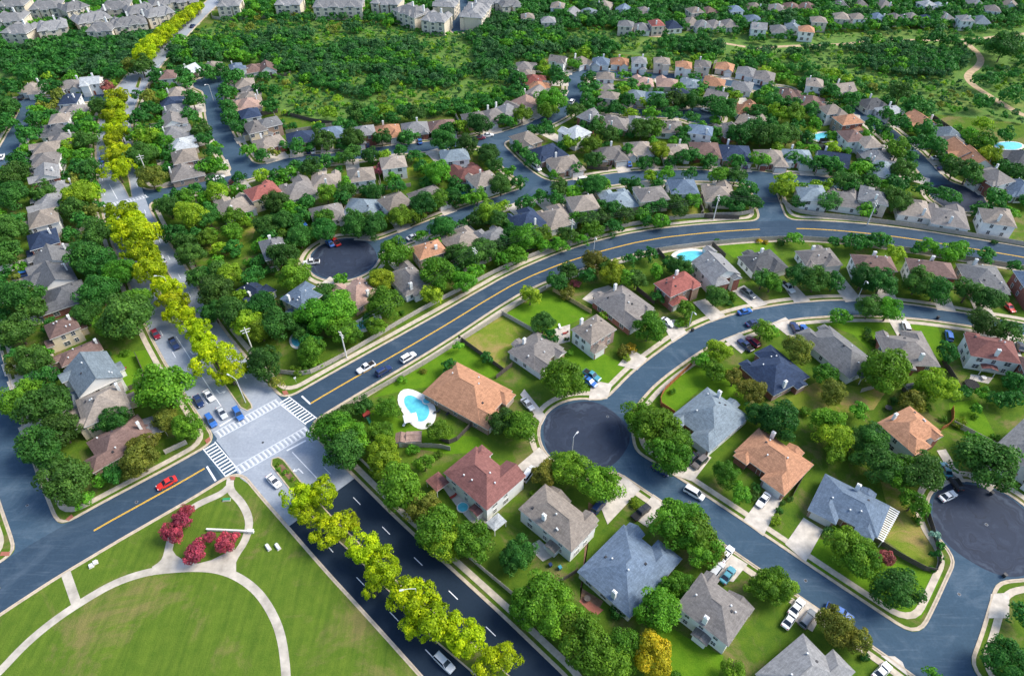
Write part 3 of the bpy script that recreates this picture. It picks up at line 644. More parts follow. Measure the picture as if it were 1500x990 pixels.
def house(c, ang, wx, dy, st, roof, wall, label, short, detail=2, gs=None, gable=False, chim=None, drive=True, front=None, group='houses of the neighbourhood', rnd=None, brickfront=True, name='house'):
    rnd = rnd or random.Random(int(c[0] * 13 + c[1] * 7))
    # turn the local frame so that -y faces the street
    if front is None:
        g = -sgrad(c[0], c[1])
    else: g = front
    best = max(range(4), key=lambda k: g[0] * math.sin(ang + k * PI / 2) - g[1] * math.cos(ang + k * PI / 2))
    if best % 2: wx, dy = dy, wx
    ang = ang + best * PI / 2
    he = 3.0 if st == 1 else 5.6
    pitch = rnd.uniform(0.5, 0.62)
    root = link(name, None, None, (c[0], c[1], 0), ang); tag(root, label, 'house', group)
    gs = gs or rnd.choice((-1, 1)); hw, hd = wx / 2, dy / 2
    step = min(2.6, dy * 0.17) if detail >= 1 else 0.0
    wallm = {'w': WHITE, 'c': CREAM, 'b': BRICK, 't': BRICKT, 'e': BEIGE}[wall]
    frontm = rnd.choice((BRICK, BRICKT, wallm)) if brickfront else wallm
    rb = MB(); wb = MB()
    main = (-hw, hw, -hd + step, hd)
    zr = roof_hip(rb, *main, he, pitch, gable, gable)
    wb.box(-hw + 0.45, hw - 0.45, -hd + step + 0.45, hd - 0.45, -0.05, he - 0.2, 0, top=False, mis=[1, 0, 0, 0])
    low = st == 2 and rnd.random() < 0.55
    gw = min(7.0, wx * 0.5)
    gx0, gx1 = (-hw, -hw + gw) if gs < 0 else (hw - gw, hw)
    he2 = (3.0 if low else he - 0.04)
    yb = (-hd + step + 0.3) if low else min(0.0, (-hd + step + hd) / 2)
    if step:
        roof_hip(rb, gx0 + 0.02, gx1 - 0.02, -hd, yb, he2, pitch * (0.8 if low else 1.0), rnd.random() < 0.35, True, ridge='y')
        wb.box(gx0 + 0.47, gx1 - 0.47, -hd + 0.45, -hd + step + 0.6, -0.05, he2 - 0.2, 0, top=False, mis=[1, 0, 0, 0])
        if detail >= 1 and wx > 11.5:                       # a second, smaller gable over the entrance side
            ew = wx * rnd.uniform(0.24, 0.32); ex0, ex1 = (hw - ew - 0.6, hw - 0.6) if gs < 0 else (-hw + 0.6, -hw + ew + 0.6)
            fy = -hd + step * rnd.uniform(0.25, 0.6)
            roof_hip(rb, ex0, ex1, fy, min(0.0, (-hd + step + hd) / 2) - 0.3, he - 0.08, pitch * 1.0, rnd.random() < 0.5, True, ridge='y')
            wb.box(ex0 + 0.45, ex1 - 0.45, fy + 0.45, -hd + step + 0.6, -0.05, he - 0.3, 0, top=False, mis=[1, 0, 0, 0])
    if detail >= 2 and rnd.random() < 0.7:                   # rear bay or porch under a lower roof
        pw = rnd.uniform(3.2, 4.6); px = rnd.uniform(-hw + pw, hw - pw) if hw > pw else 0
        roof_hip(rb, px - pw / 2, px + pw / 2, hd - 1.2, hd + 1.7, min(he, 3.0) - 0.12, 0.32, False, True, ridge='y')
        if rnd.random() < 0.5: wb.box(px - pw / 2 + 0.4, px + pw / 2 - 0.4, hd - 0.6, hd + 1.3, -0.05, min(he, 3.0) - 0.3, 0, top=False)
        else:
            for sx in (-1, 1): wb.box(px + sx * (pw / 2 - 0.35) - 0.09, px + sx * (pw / 2 - 0.35) + 0.09, hd + 1.25, hd + 1.43, -0.05, min(he, 3.0) - 0.3, 0, top=False)
    link('wall', wb.mesh('wall', [wallm, frontm]), root)
    ro = link('roof', rb.mesh('roof', [ROOF[roof], TRIM]), root)
    def rz_at(x, y):
        d = min(y - main[2], main[3] - y) if (gable or (wx >= main[3] - main[2])) else min(x + hw, hw - x)
        if not gable: d = min(x + hw, hw - x, y - main[2], main[3] - y)
        return he + pitch * d
    if chim is None: chim = rnd.random() < (0.85 if detail == 2 else 0.5)
    if chim:
        if chim is True: cxp, cyp = rnd.uniform(-hw * 0.55, hw * 0.55), hd - rnd.uniform(0.8, 2.2)
        else: cxp, cyp = chim
        z0 = rz_at(cxp, cyp) - 0.6
        link('chimney', shared(('ch', wall in 'wce'), lambda: chim_mesh(WHITE if wall in 'wce' else WHITE)), ro, (cxp, cyp, z0), 0, (1 if detail == 2 else 0.8, 1 if detail == 2 else 0.8, min(max(zr + 0.3 - z0, 1.9), 3.2)))
    for k in range({0: 0, 1: 1, 2: 4}[detail]):
        x = rnd.uniform(-hw * 0.7, hw * 0.7); y = rnd.uniform(main[2] + 2.0, hd - 1.5)
        link('vent', shared('vent', vent_mesh) if rnd.random() < 0.6 else shared('hatch', hatch_mesh), ro, (x, y, rz_at(x, y)))
    # openings
    def opening(kind, x, y, z, face, wd=1.0, ht=1.4):
        r = {'f': 0, 'r': PI / 2, 'b': PI, 'l': -PI / 2}[face]
        if kind == 'w':
            o = link('window', shared(('w', wd, ht), lambda: win_mesh(wd, ht)), root, (x, y, z), r)
            link('pane', shared(('p', wd, ht), lambda: pane_mesh(wd, ht)), o); return o
        return link('garage_door' if kind == 'g' else 'door', shared(kind, garage_mesh if kind == 'g' else door_mesh), root, (x, y, z), r)
    gfx = (gx0 + gx1) / 2; fy = -hd + 0.45 if step else -hd + 0.45
    if gw > 5.6: opening('g', gfx, fy, 0.02, 'f')
    else: opening('g', gfx, fy, 0.02, 'f').scale = ((gw - 1.6) / 4.9, 1, 1)
    fl = [0.95] + ([3.65] if st == 2 else [])
    if detail:
        opening('d', -gs * 0.6, -hd + step + 0.45, 0.02, 'f')
    # walls that face the camera get windows first
    tocam = Vector((-c[0], -c[1])).normalized()
    for face, n, span, off in (('f', (0, -1), hw, -hd + step + 0.45), ('b', (0, 1), hw, hd - 0.45), ('l', (-1, 0), hd, -hw + 0.45), ('r', (1, 0), hd, hw - 0.45)):
        wn = Vector((n[0] * math.cos(ang) - n[1] * math.sin(ang), n[0] * math.sin(ang) + n[1] * math.cos(ang)))
        vis = wn.dot(tocam)
        if vis < 0.15: continue
        cnt = 3 if detail == 2 else 2
        for z in fl:
            for k in range(cnt):
                t = (k + 0.5) / cnt * 2 - 1; u = t * (span - 1.2)
                if face == 'f' and (step and gx0 - 0.5 < u < gx1 + 0.5 and (z < 3 or not low)): continue
                if face in 'lr' and (u < -hd + step + 1): continue
                wd, ht = ((1.6, 1.4) if rnd.random() < 0.3 else (1.0, 1.4))
                x, y = (u, off) if face in 'fb' else (off, u)
                if face == 'f' and z < 3 and abs(u + gs * 0.6) < 1.4: continue
                opening('w', x, y, z, face, wd, ht)
    ca, sa = math.cos(ang), math.sin(ang)
    W = lambda x, y: np.array((c[0] + x * ca - y * sa, c[1] + x * sa + y * ca))
    FOOT.append((c[0], c[1], ang, hw, hd)); HOUSES.append((c[0], c[1], math.hypot(hw, hd), short))
    if drive:
        a, b = W(gfx - 2.6, -hd + 0.5), W(gfx + 2.6, -hd + 0.5); dv = np.array((sa, -ca)); ln = 0; m = (a + b) / 2
        while sdf(*(m + dv * ln)) > -0.2 and ln < 26: ln += 0.5
        FENCEB.append((W(gs * -1 * (hw + 1.2), hd * 0.2), W(gs * -1 * (hw + 1.2), hd + 6.5), W(-hw, hd + 6.5), short, detail))
        if ln < 26: sheet('driveway', [a, b, b + dv * ln - (a - b) * 0.08, a + dv * ln + (a - b) * 0.08], 0.095 + 0.0009 * (len(FOOT) % 20), CONC, thick=0.09, label='pale concrete driveway')
    return root
def near(A, B, Cc, st, roof, wall, label, short, **kw):
    z = 3.0 if st == 1 else 5.6
    a, b, c = G(*A, z), G(*B, z), G(*Cc, z); u = a - b; v = c - b
    au = math.atan2(u[1], u[0]); av = math.atan2(v[1], v[0]); k = PI / 2 if math.sin(au - av) > 0 else -PI / 2
    av2 = av + k; ang = math.atan2(math.sin(au) * np.hypot(*u) + math.sin(av2) * np.hypot(*v), math.cos(au) * np.hypot(*u) + math.cos(av2) * np.hypot(*v))
    return house((a + c) / 2, ang, np.hypot(*u), np.hypot(*v), st, roof, wall, label, short, **kw)
def FD(px, to): a = G(*px); b = G(*to); return (b - a) / np.hypot(*(b - a))
near((648, 692), (713, 747), (772, 697), 2, 'darkred', 'w', 'dark red-roofed white two-storey house with a round spa behind it', 'the dark red roof by the spa', front=FD((705, 695), (800, 640)), gs=-1, drive=False)
near((758, 745), (837, 808), (885, 760), 2, 'tan', 'w', 'tan-roofed white two-storey house between the spa house and the big slate-blue roof', 'the tan roof next to the spa house', front=FD((822, 762), (930, 690)), drive=False, gs=1)
near((842, 837), (922, 902), (1003, 818), 1, 'slate', 'w', 'sprawling slate-blue hip roof behind the black pickup', 'the big slate-blue roof', front=FD((920, 815), (990, 730)), drive=False, gs=-1)
near((990, 887), (1067, 947), (1110, 883), 2, 'greybrown', 'w', 'square grey-brown hip-roofed white house with a teal car on its drive', 'the square grey-brown roof', front=FD((1050, 890), (1110, 810)), drive=False, gs=-1)
near((1098, 985), (1170, 1050), (1262, 985), 1, 'grey', 'w', 'large grey roof beside the drive with white and grey cars', 'the large grey roof by three parked cars', front=FD((1170, 960), (1240, 900)), drive=False, gs=-1)
near((1072, 668), (1150, 730), (1188, 680), 1, 'orange', 'b', 'bright orange-roofed brick house with a white car on its drive', 'the orange roof with brick front', front=FD((1130, 690), (1080, 770)), drive=False, gs=1)
near((1177, 747), (1278, 792), (1310, 740), 1, 'slate', 'w', 'slate-blue roofed corner house with a white slatted pergola', 'the corner house with the pergola', front=FD((1240, 740), (1170, 810)), drive=False, gs=-1)
near((1281, 618), (1340, 664), (1393, 641), 2, 'orange', 'w', 'pale orange-roofed two-storey house facing the corner turning circle', 'the pale orange roof behind the turning circle', front=FD((1335, 630), (1420, 690)))
near((1456, 662), (1530, 720), (1570, 660), 2, 'grey', 'w', 'grey-roofed white two-storey house above the corner turning circle', 'the grey roof above the turning circle', front=FD((1480, 650), (1440, 740)))
near((1076, 530), (1133, 580), (1187, 552), 1, 'navy', 'b', 'dark blue hip-roofed brick house with two trucks on its drive', 'the dark blue roof', front=FD((1130, 540), (1070, 490)), drive=False)
near((983, 615), (1040, 668), (1092, 610), 1, 'bluegrey', 'w', 'pale blue-grey roofed house beside the red fence', 'the pale blue-grey roof', front=FD((1035, 615), (980, 690)), drive=False, gs=1)
near((618, 576), (715, 630), (762, 578), 1, 'orange', 't', 'long orange-roofed house with the curved swimming pool', 'the orange roof by the curved pool', front=FD((690, 580), (800, 600)), gs=-1, drive=False)
near((746, 515), (792, 550), (832, 515), 1, 'greybrown', 'w', 'grey-brown hip-roofed house with brick base beside the pool house', 'the grey-brown roof beside the pool house', front=FD((787, 520), (880, 590)), drive=False)
near((833, 482), (872, 508), (913, 487), 2, 'tan', 'w', 'small tan-roofed white two-storey house with bright front lawn', 'the small tan roof with bright lawn', front=FD((872, 485), (950, 540)), drive=False)
near((863, 440), (922, 481), (970, 457), 1, 'greybrown', 'b', 'wide brown-grey roofed brick house with a white car in front', 'the wide brown-grey brick house', front=FD((912, 448), (1000, 500)), drive=False, gs=-1)
near((957, 415), (987, 440), (1033, 420), 2, 'red', 'b', 'red-roofed red brick two-storey house with white side wall', 'the red brick house', front=FD((1000, 420), (1050, 470)), drive=False)
near((1012, 383), (1047, 420), (1092, 408), 2, 'grey', 'w', 'grey gable-roofed white house with pool and white shed behind', 'the grey gable by the shed', front=FD((1055, 400), (1100, 450)), gable=True, drive=False)
near((1080, 376), (1108, 405), (1157, 393), 1, 'charcoal', 'w', 'mottled dark grey roof behind the white pickup', 'the mottled dark roof', front=FD((1117, 388), (1150, 440)), drive=False)
near((1160, 366), (1185, 391), (1240, 390), 1, 'greybrown', 'w', 'grey-brown roof with a white chimney between the pickup drive and brown roof', 'the grey-brown roof up the bend', front=FD((1198, 378), (1230, 440)))
near((1243, 371), (1258, 398), (1320, 404), 2, 'brown', 'w', 'brown-roofed white house behind the street lamp, second from the grey-brown roof', 'the brown roof behind the lamp', front=FD((1275, 387), (1290, 440)))
near((1325, 377), (1335, 405), (1405, 414), 2, 'brown', 'w', 'brown-roofed house with a leaning white chimney behind the round trees', 'the brown roof with tall chimney', front=FD((1365, 395), (1380, 450)))
near((1397, 384), (1425, 428), (1489, 436), 1, 'grey', 't', 'long grey roof next to the drive with the red car', 'the grey roof by the red car', front=FD((1440, 410), (1470, 460)))
near((1488, 398), (1510, 440), (1570, 440), 2, 'slate', 'b', 'brick and white house just beyond the red car', 'the brick house beyond the red car', front=FD((1520, 420), (1520, 470)))
near((1172, 490), (1245, 560), (1279, 532), 1, 'grey', 'w', 'large grey roof behind two dark cars on the bend', 'the large grey roof on the bend', front=FD((1225, 520), (1190, 460)), gs=1)
near((1278, 482), (1302, 534), (1378, 537), 1, 'greybrown', 'b', 'wide grey-brown brick house beside the striped lawn', 'the house by the striped lawn', front=FD((1325, 510), (1325, 465)))
near((1412, 483), (1420, 522), (1494, 532), 2, 'darkred', 'w', 'dark red-roofed white two-storey house with a side garage', 'the dark red roof on the bend', front=FD((1450, 510), (1420, 470)))
near((1497, 520), (1500, 560), (1560, 560), 2, 'brown', 'b', 'brick house beyond the dark red-roofed two-storey one', 'the brick house past the dark red roof', front=FD((1520, 530), (1520, 480)))
# west of the boulevard, near the crossroads
near((117, 656), (133, 698), (222, 640), 1, 'brown', 't', 'brown-roofed house on the corner of the main road and boulevard', 'the brown roof at the crossroads', front=FD((170, 655), (60, 700)), drive=False)
near((95, 592), (108, 632), (193, 597), 2, 'tan', 'c', 'grey-tan roofed house, second from the crossroads west of the boulevard', 'the second house west of the boulevard', front=FD((145, 600), (10, 620)))
near((77, 549), (103, 588), (183, 552), 2, 'bluegrey', 'w', 'pale blue-grey gable roof with a big white end wall', 'the blue-grey gable', front=FD((130, 545), (0, 560)), gable=True)
near((68, 526), (78, 543), (153, 512), 1, 'brown', 't', 'reddish brown roof right behind the blue-grey gable', 'the brown roof behind the gable', front=FD((105, 510), (0, 520)))
near((50, 480), (66, 498), (122, 480), 2, 'brown', 'c', 'brown-roofed cream house two along from the blue-grey gable', 'the brown and cream house', front=FD((85, 470), (0, 480)))
near((382, 355), (386, 385), (420, 372), 2, 'grey', 'w', 'grey-roofed house half hidden among trees west of the cove turning circle', 'the grey roof west of the cove', front=FD((390, 370), (450, 385)), drive=False)
near((346, 425), (375, 445), (404, 425), 1, 'navy', 'w', 'dark blue roof among trees near the boulevard', 'the dark blue roof near the boulevard', front=FD((375, 420), (450, 395)), drive=False)
near((415, 437), (442, 458), (474, 428), 2, 'slate', 'c', 'slate-blue cream two-storey house with an oval pool', 'the slate-blue two-storey house', front=FD((443, 432), (480, 400)))
near((490, 427), (520, 460), (553, 428), 1, 'pink', 't', 'pinkish roof below the cove turning circle', 'the pinkish roof below the cove', front=FD((522, 433), (515, 400)))
near((567, 397), (592, 439), (626, 417), 1, 'greybrown', 'w', 'grey hip roof beside the long fence below the cove', 'the grey roof below the cove', front=FD((597, 415), (545, 390)))
near((600, 359), (614, 383), (654, 368), 2, 'orange', 't', 'orange-roofed two-storey house at the mouth of the cove', 'the orange roof at the cove mouth', front=FD((627, 365), (600, 340)))
# rows: (phrase, [(x, y, storeys, roof), ...]); the label counts along the row
ROWS = [
 ('from the brown-and-cream house west of the boulevard', 'w', [(88, 432, 1, 'charcoal'), (72, 405, 1, 'charcoal'), (70, 377, 1, 'grey'), (57, 348, 2, 'navy'), (57, 317, 2, 'tan'), (67, 293, 1, 'grey'), (83, 275, 1, 'grey'), (63, 252, 2, 'grey'), (62, 231, 2, 'greybrown'), (63, 214, 2, 'tan'), (88, 203, 1, 'greybrown'), (80, 188, 1, 'charcoal'), (83, 171, 2, 'tan'), (105, 161, 1, 'greybrown'), (98, 143, 2, 'navy')], (-1, -0.35)),
 ('from the boulevard bend beneath the western wood', 'w', [(132, 117, 2, 'pale'), (102, 123, 1, 'greybrown'), (45, 128, 1, 'tan')], (0, -1)),
 ('from the corner fence beside the steep street', 'w', [(272, 247, 1, 'greybrown'), (273, 225, 2, 'tan'), (268, 208, 1, 'pale'), (257, 192, 1, 'grey'), (255, 173, 2, 'greybrown'), (257, 159, 1, 'grey'), (253, 147, 1, 'navy'), (262, 133, 1, 'tan'), (248, 107, 2, 'brown'), (278, 101, 1, 'pale'), (313, 95, 1, 'tan'), (347, 95, 2, 'slate'), (372, 98, 1, 'brown')], (1, 0)),
 ('from the foot of the steep street', 'w', [(370, 184, 2, 'greybrown'), (362, 164, 2, 'navy'), (360, 151, 1, 'pink'), (362, 141, 1, 'tan'), (364, 131, 1, 'greybrown'), (355, 120, 1, 'tan'), (388, 98, 1, 'brown')], (-1, 0)),
 ('from the steep street in the meadow row', 'w', [(393, 178, 2, 'grey'), (395, 207, 1, 'tan'), (440, 200, 1, 'navy'), (487, 193, 1, 'slate'), (533, 190, 2, 'grey'), (568, 190, 1, 'orange'), (608, 186, 1, 'grey'), (648, 183, 1, 'brown'), (698, 171, 1, 'greybrown'), (723, 167, 1, 'greybrown'), (745, 160, 1, 'grey')], (0, -1)),
 ('from the boulevard south of the winding street', 'w', [(343, 297, 1, 'tan'), (382, 275, 2, 'red'), (435, 273, 1, 'greybrown'), (477, 260, 1, 'tan'), (528, 251, 2, 'tan'), (575, 233, 2, 'tan'), (665, 223, 2, 'bluegrey'), (684, 250, 1, 'darkred'), (706, 258, 2, 'tan')], (0, 1)),
 ('from the boulevard on the cove street upper side', 'w', [(480, 311, 1, 'greybrown'), (530, 303, 1, 'bluegrey'), (580, 294, 2, 'tan'), (629, 286, 1, 'greybrown')], (0, -1)),
 ('past the orange roof at the cove mouth', 'w', [(676, 348, 1, 'tan'), (720, 345, 1, 'grey'), (770, 319, 1, 'navy'), (813, 314, 1, 'tan'), (853, 292, 2, 'tan'), (905, 288, 1, 'bluegrey'), (953, 279, 2, 'greybrown'), (1000, 268, 2, 'slate'), (1053, 279, 1, 'tan')], (0, 1)),
 ('from the cross street above the ridge street', 'w', [(772, 202, 1, 'tan'), (802, 221, 1, 'navy'), (828, 238, 1, 'tan'), (894, 223, 1, 'greybrown'), (938, 217, 1, 'tan'), (990, 219, 1, 'tan'), (1034, 217, 1, 'brown'), (1078, 222, 1, 'navy'), (1130, 229, 1, 'tan'), (1168, 227, 1, 'bluegrey'), (1220, 233, 1, 'navy')], (0, -1)),
 ('from the bend below the middle street', 'w', [(842, 190, 2, 'pale'), (867, 167, 2, 'grey'), (903, 177, 1, 'greybrown'), (940, 178, 1, 'grey'), (980, 183, 1, 'greybrown'), (1027, 186, 2, 'slate'), (1068, 187, 1, 'greybrown'), (1101, 174, 1, 'tan'), (1094, 156, 1, 'orange')], (0, 1)),
 ('from the bend above the middle street', 'w', [(887, 110, 2, 'tan'), (885, 128, 1, 'greybrown'), (892, 138, 2, 'tan'), (930, 138, 1, 'bluegrey'), (964, 141, 1, 'slate'), (998, 136, 1, 'navy'), (1050, 139, 1, 'greybrown')], (0, -1)),
 ('from the bend below the top street', 'w', [(942, 117, 1, 'pink'), (978, 118, 1, 'pink'), (1012, 119, 1, 'bluegrey'), (1047, 117, 1, 'orange'), (1088, 123, 1, 'grey')], (0, 1)),
 ('from the bend in the wood-edge row', 'w', [(817, 85, 2, 'greybrown'), (853, 88, 1, 'tan'), (880, 89, 1, 'slate'), (908, 89, 1, 'orange'), (937, 87, 2, 'grey'), (970, 87, 2, 'tan'), (1002, 93, 2, 'orange'), (1030, 92, 2, 'greybrown'), (1062, 96, 1, 'orange'), (1093, 103, 1, 'grey'), (1120, 110, 1, 'greybrown')], (0, -1)),
 ('from the wood inside the winding bend', 'w', [(770, 95, 1, 'greybrown'), (773, 107, 1, 'tan'), (783, 115, 1, 'red'), (790, 125, 1, 'orange'), (787, 136, 1, 'greybrown'), (773, 147, 1, 'pink'), (757, 157, 1, 'greybrown')], (1, 0)),
 ('from the top street beside the trail meadow', 'w', [(1157, 137, 1, 'brown'), (1192, 147, 1, 'brown'), (1220, 159, 2, 'tan'), (1197, 119, 2, 'tan'), (1235, 127, 1, 'tan'), (1280, 150, 1, 'charcoal'), (1308, 161, 1, 'pale'), (1245, 174, 2, 'orange')], (0.5, -1)),
 ('down the meadow side of the east street', 'w', [(1345, 173, 1, 'orange'), (1387, 193, 1, 'bluegrey'), (1394, 206, 1, 'greybrown'), (1403, 218, 1, 'orange'), (1424, 231, 1, 'orange'), (1455, 256, 2, 'greybrown'), (1492, 228, 1, 'charcoal'), (1490, 272, 1, 'slate')], (-1, -0.5)),
 ('down the inner side of the east street', 'w', [(1252, 196, 2, 'brown'), (1277, 205, 2, 'tan'), (1288, 228, 1, 'grey'), (1297, 246, 1, 'bluegrey')], (1, 0.2)),
 ('from the connector beside the main road fence', 'w', [(1190, 279, 2, 'bluegrey'), (1238, 287, 1, 'greybrown'), (1282, 283, 2, 'grey'), (1338, 301, 1, 'tan'), (1390, 313, 1, 'greybrown'), (1462, 313, 2, 'tan')], (0, 1)),
 ('from the flats beyond the wood', 'w', [(773, 22, 2, 'tan'), (803, 27, 2, 'grey'), (837, 17, 1, 'grey'), (862, 16, 1, 'bluegrey'), (817, 6, 2, 'tan'), (885, 5, 1, 'tan'), (913, 13, 1, 'slate'), (943, 14, 1, 'greybrown')], (0, 1)),
 ('from the flats along the back of the wood', 'w', [(917, 33, 2, 'grey'), (940, 38, 1, 'grey'), (962, 32, 2, 'red'), (985, 35, 1, 'navy'), (1012, 30, 1, 'tan'), (1028, 34, 1, 'grey'), (1047, 33, 1, 'greybrown'), (1068, 33, 1, 'greybrown'), (1103, 26, 1, 'slate'), (1112, 37, 2, 'grey'), (1142, 41, 1, 'grey'), (1162, 37, 1, 'bluegrey'), (1182, 41, 2, 'orange')], (0, 1)),
 ('from the flats in the hindmost row', 'w', [(1018, 13, 2, 'tan'), (1038, 14, 1, 'brown'), (1077, 11, 2, 'slate'), (1105, 8, 1, 'tan'), (1138, 10, 1, 'greybrown'), (1159, 8, 1, 'brown'), (1182, 8, 1, 'brown'), (1232, 5, 1, 'grey'), (1260, 4, 1, 'greybrown'), (1295, 5, 1, 'greybrown'), (1358, 3, 2, 'pale'), (1374, 8, 1, 'bluegrey'), (1430, 3, 1, 'grey'), (1455, 11, 2, 'greybrown'), (1480, 6, 1, 'tan')], (0, 1)),
 ('along the trail meadow far edge', 'w', [(1200, 27, 2, 'tan'), (1233, 22, 2, 'tan'), (1257, 22, 2, 'tan'), (1285, 24, 1, 'slate'), (1310, 24, 1, 'greybrown'), (1335, 23, 1, 'greybrown'), (1357, 26, 1, 'navy'), (1383, 22, 1, 'grey'), (1415, 25, 2, 'grey'), (1438, 28, 1, 'bluegrey')], (0, 1)),
]
hr = random.Random(5); FRONTT = []
for phrase, wl, L, fdir in ROWS:
    for k, (x, y, st, rf) in enumerate(L):
        z = 4.0 if st == 1 else 6.6
        c = G(x, y, z); j, i = cell(*c); 
        far = y < 45
        ang = TANG[j, i] if SD[j, i] < 45 else (hr.uniform(-0.25, 0.25) + (0.35 if x > 1000 else 0))
        if far: ang = 0.3 * math.sin(x * 0.02) + hr.uniform(-0.15, 0.15)
        wx, dy = hr.uniform(12.0, 13.6), hr.uniform(13.0, 15.0)
        k_ = 0.78 if y < 105 else 0.86 if y < 140 else (0.93 if y < 215 else 1.0); wx *= k_; dy *= k_
        if st == 2: wx -= 1.4; dy -= 2.0
        wall = hr.choice('wwwcetb' if y > 160 and not (x > 1150 and 255 < y < 330) else 'wwwe')
        fr = np.array(fdir, float)
        sname = f'{ORD[k + 1]} house {phrase}'
        label = f'{ROOFN[rf]}-roofed {"one" if st == 1 else "two"}-storey house, {ORD[k + 1]} {phrase}'
        house(c, ang, wx, dy, st, rf, wall, label, sname, detail=1 if y > 60 else 0, front=fr, drive=(y > 60), gable=hr.random() < 0.12, brickfront=y > 160)
        if y < 260: FRONTT.append((c, y))
# ------------------------------------------------------------------ flats at the top
def flats(px, ln, ang, n, label):
    c = G(*px, 6.0); root = tag(link('apartment_building', None, None, (c[0], c[1], 0), ang), label, 'building', 'cream blocks of flats beyond the wood')
    rb = MB(); wb = MB(); dp = 10.0; he = 7.8; ln *= 0.5
    wb.box(-ln / 2 + 0.5, ln / 2 - 0.5, -dp / 2 + 0.5, dp / 2 - 0.5, -0.05, he - 0.2, top=False)
    roof_hip(rb, -ln / 2, ln / 2, -dp / 2, dp / 2, he, 0.5)
    for k in range(n):
        x = -ln / 2 + (k + 0.5) * ln / n
        for s in (-1, 1):
            y0, y1 = (-dp / 2 - 2.0, 0) if s < 0 else (0, dp / 2 + 2.0)
            roof_hip(rb, x - 2.9, x + 2.9, y0, y1, he - 0.06 - 0.6 * (k % 2), 0.55, False, True, ridge='y') if s > 0 else roof_hip(rb, x - 2.9, x + 2.9, y0, y1, he - 0.05 - 0.6 * (k % 2), 0.55, False, True, ridge='y')
            wb.box(x - 2.5, x + 2.5, y0 + 0.4 if s < 0 else dp / 2 - 0.6, -dp / 2 + 0.6 if s < 0 else y1 - 0.4, -0.05, he - 0.9, top=False)
    link('wall', wb.mesh('wall', [FLATW]), root); ro = link('roof', rb.mesh('roof', [ROOF['grey'], TRIM]), root)
    for k in range(n):
        x = -ln / 2 + (k + 0.5) * ln / n
        for z in (0.9, 3.2, 5.5):
            o = link('window', shared(('w', 1.6, 1.4), lambda: win_mesh(1.6, 1.4)), root, (x, -dp / 2 - 1.6, z)); link('pane', shared(('p', 1.6, 1.4), lambda: pane_mesh(1.6, 1.4)), o)
            if k < n - 1:
                o = link('window', shared(('w', 1.0, 1.4), lambda: win_mesh(1.0, 1.4)), root, (x + ln / n / 2, -dp / 2 + 0.5, z)); link('pane', shared(('p', 1.0, 1.4), lambda: pane_mesh(1.0, 1.4)), o)
        if k % 2: link('chimney', shared(('ch', True), lambda: chim_mesh(WHITE)), ro, (x + 2.5, 1.5, he + 1.0), 0, (1, 1, 3.5))
    FOOT.append((c[0], c[1], ang, ln / 2 + 1, dp / 2 + 2))
for k, (px, ln, an, n) in enumerate([((18, 30), 34, 0.15, 3), ((32, 47), 30, -0.1, 3), ((78, 42), 30, 0.5, 3), ((70, 12), 34, 0.2, 3), ((108, 14), 26, 0.9, 3), ((135, 30), 36, 0.75, 4), ((152, 44), 26, 0.1, 3), ((172, 12), 30, 0.2, 3), ((190, 36), 34, 0.5, 4), ((205, 18), 30, 0.6, 3), ((232, 22), 32, 0.7, 3), ((22, 8), 34, 0.1, 3), ((240, 5), 30, 0.6, 3), ((338, 8), 24, 0.1, 3), ((425, 6), 30, 0.0, 3), ((497, 9), 58, 0.05, 6), ((568, 5), 36, -0.2, 3), ((603, 20), 36, -0.7, 4), ((640, 30), 28, -0.3, 3), ((654, 8), 30, 1.4, 3), ((697, 20), 46, 1.35, 5), ((716, 4), 36, 0.1, 3), ((275, 2), 28, 0.4, 2), ((745, 8), 26, 0.3, 2)]):
    where = 'west of the boulevard' if px[0] < 260 else ('between boulevard and flats street' if px[0] < 660 else 'past the flats street')
    flats(px, ln, an, n, f'cream block of flats with {n} gabled bays, {ORD[k + 1]} counted eastward, {where}')
# ------------------------------------------------------------------ trees
def crown_geo(rng, nclump, nleaf, leaf, zs=0.8, spread=1.0, cr=(0.26, 0.42), lobes=0):
    """leaf quads (n,4,3) and a tone per quad; crown radius 1, centre at origin"""
    qs = []; tn = []
    cs = []
    while len(cs) < nclump:
        v = rng.normal(size=3); v /= np.linalg.norm(v)
        if v[2] < -0.55: continue
        r = rng.uniform(0.5, 0.84) if len(cs) > nclump * 0.15 else rng.uniform(0.1, 0.5)
        k = 1 + 0.16 * math.sin(2 * math.atan2(v[1], v[0]) + lobes) + 0.12 * math.sin(5 * math.atan2(v[1], v[0]) + lobes * 2)
        cs.append(v * r * k * np.array((spread, 1 / spread, zs)))
    for c in cs:
        R = rng.uniform(*cr); tc = rng.uniform(0.15, 0.85)
        out = c / max(np.linalg.norm(c), 1e-6)
        d = rng.normal(size=(nleaf, 3)) + out * 0.7 + np.array((0, 0, 0.45)); d /= np.linalg.norm(d, axis=1)[:, None]
        p = c + d * R * rng.uniform(0.72, 1.08, (nleaf, 1)) * np.array((1, 1, 0.8))
        n = d + rng.normal(size=(nleaf, 3)) * 0.42; n /= np.linalg.norm(n, axis=1)[:, None]
        a = np.cross(n, rng.normal(size=(nleaf, 3))); a /= np.linalg.norm(a, axis=1)[:, None]; b = np.cross(n, a)
        s = leaf * rng.uniform(0.6, 1.35, (nleaf, 1)); a = a * s; b = b * s * 0.72
        qs.append(np.stack([p - a, p - b * 0.9, p + a, p + b], 1)); tn.append(np.clip(tc + rng.normal(size=nleaf) * 0.16, 0, 1))
    return np.concatenate(qs), np.concatenate(tn)
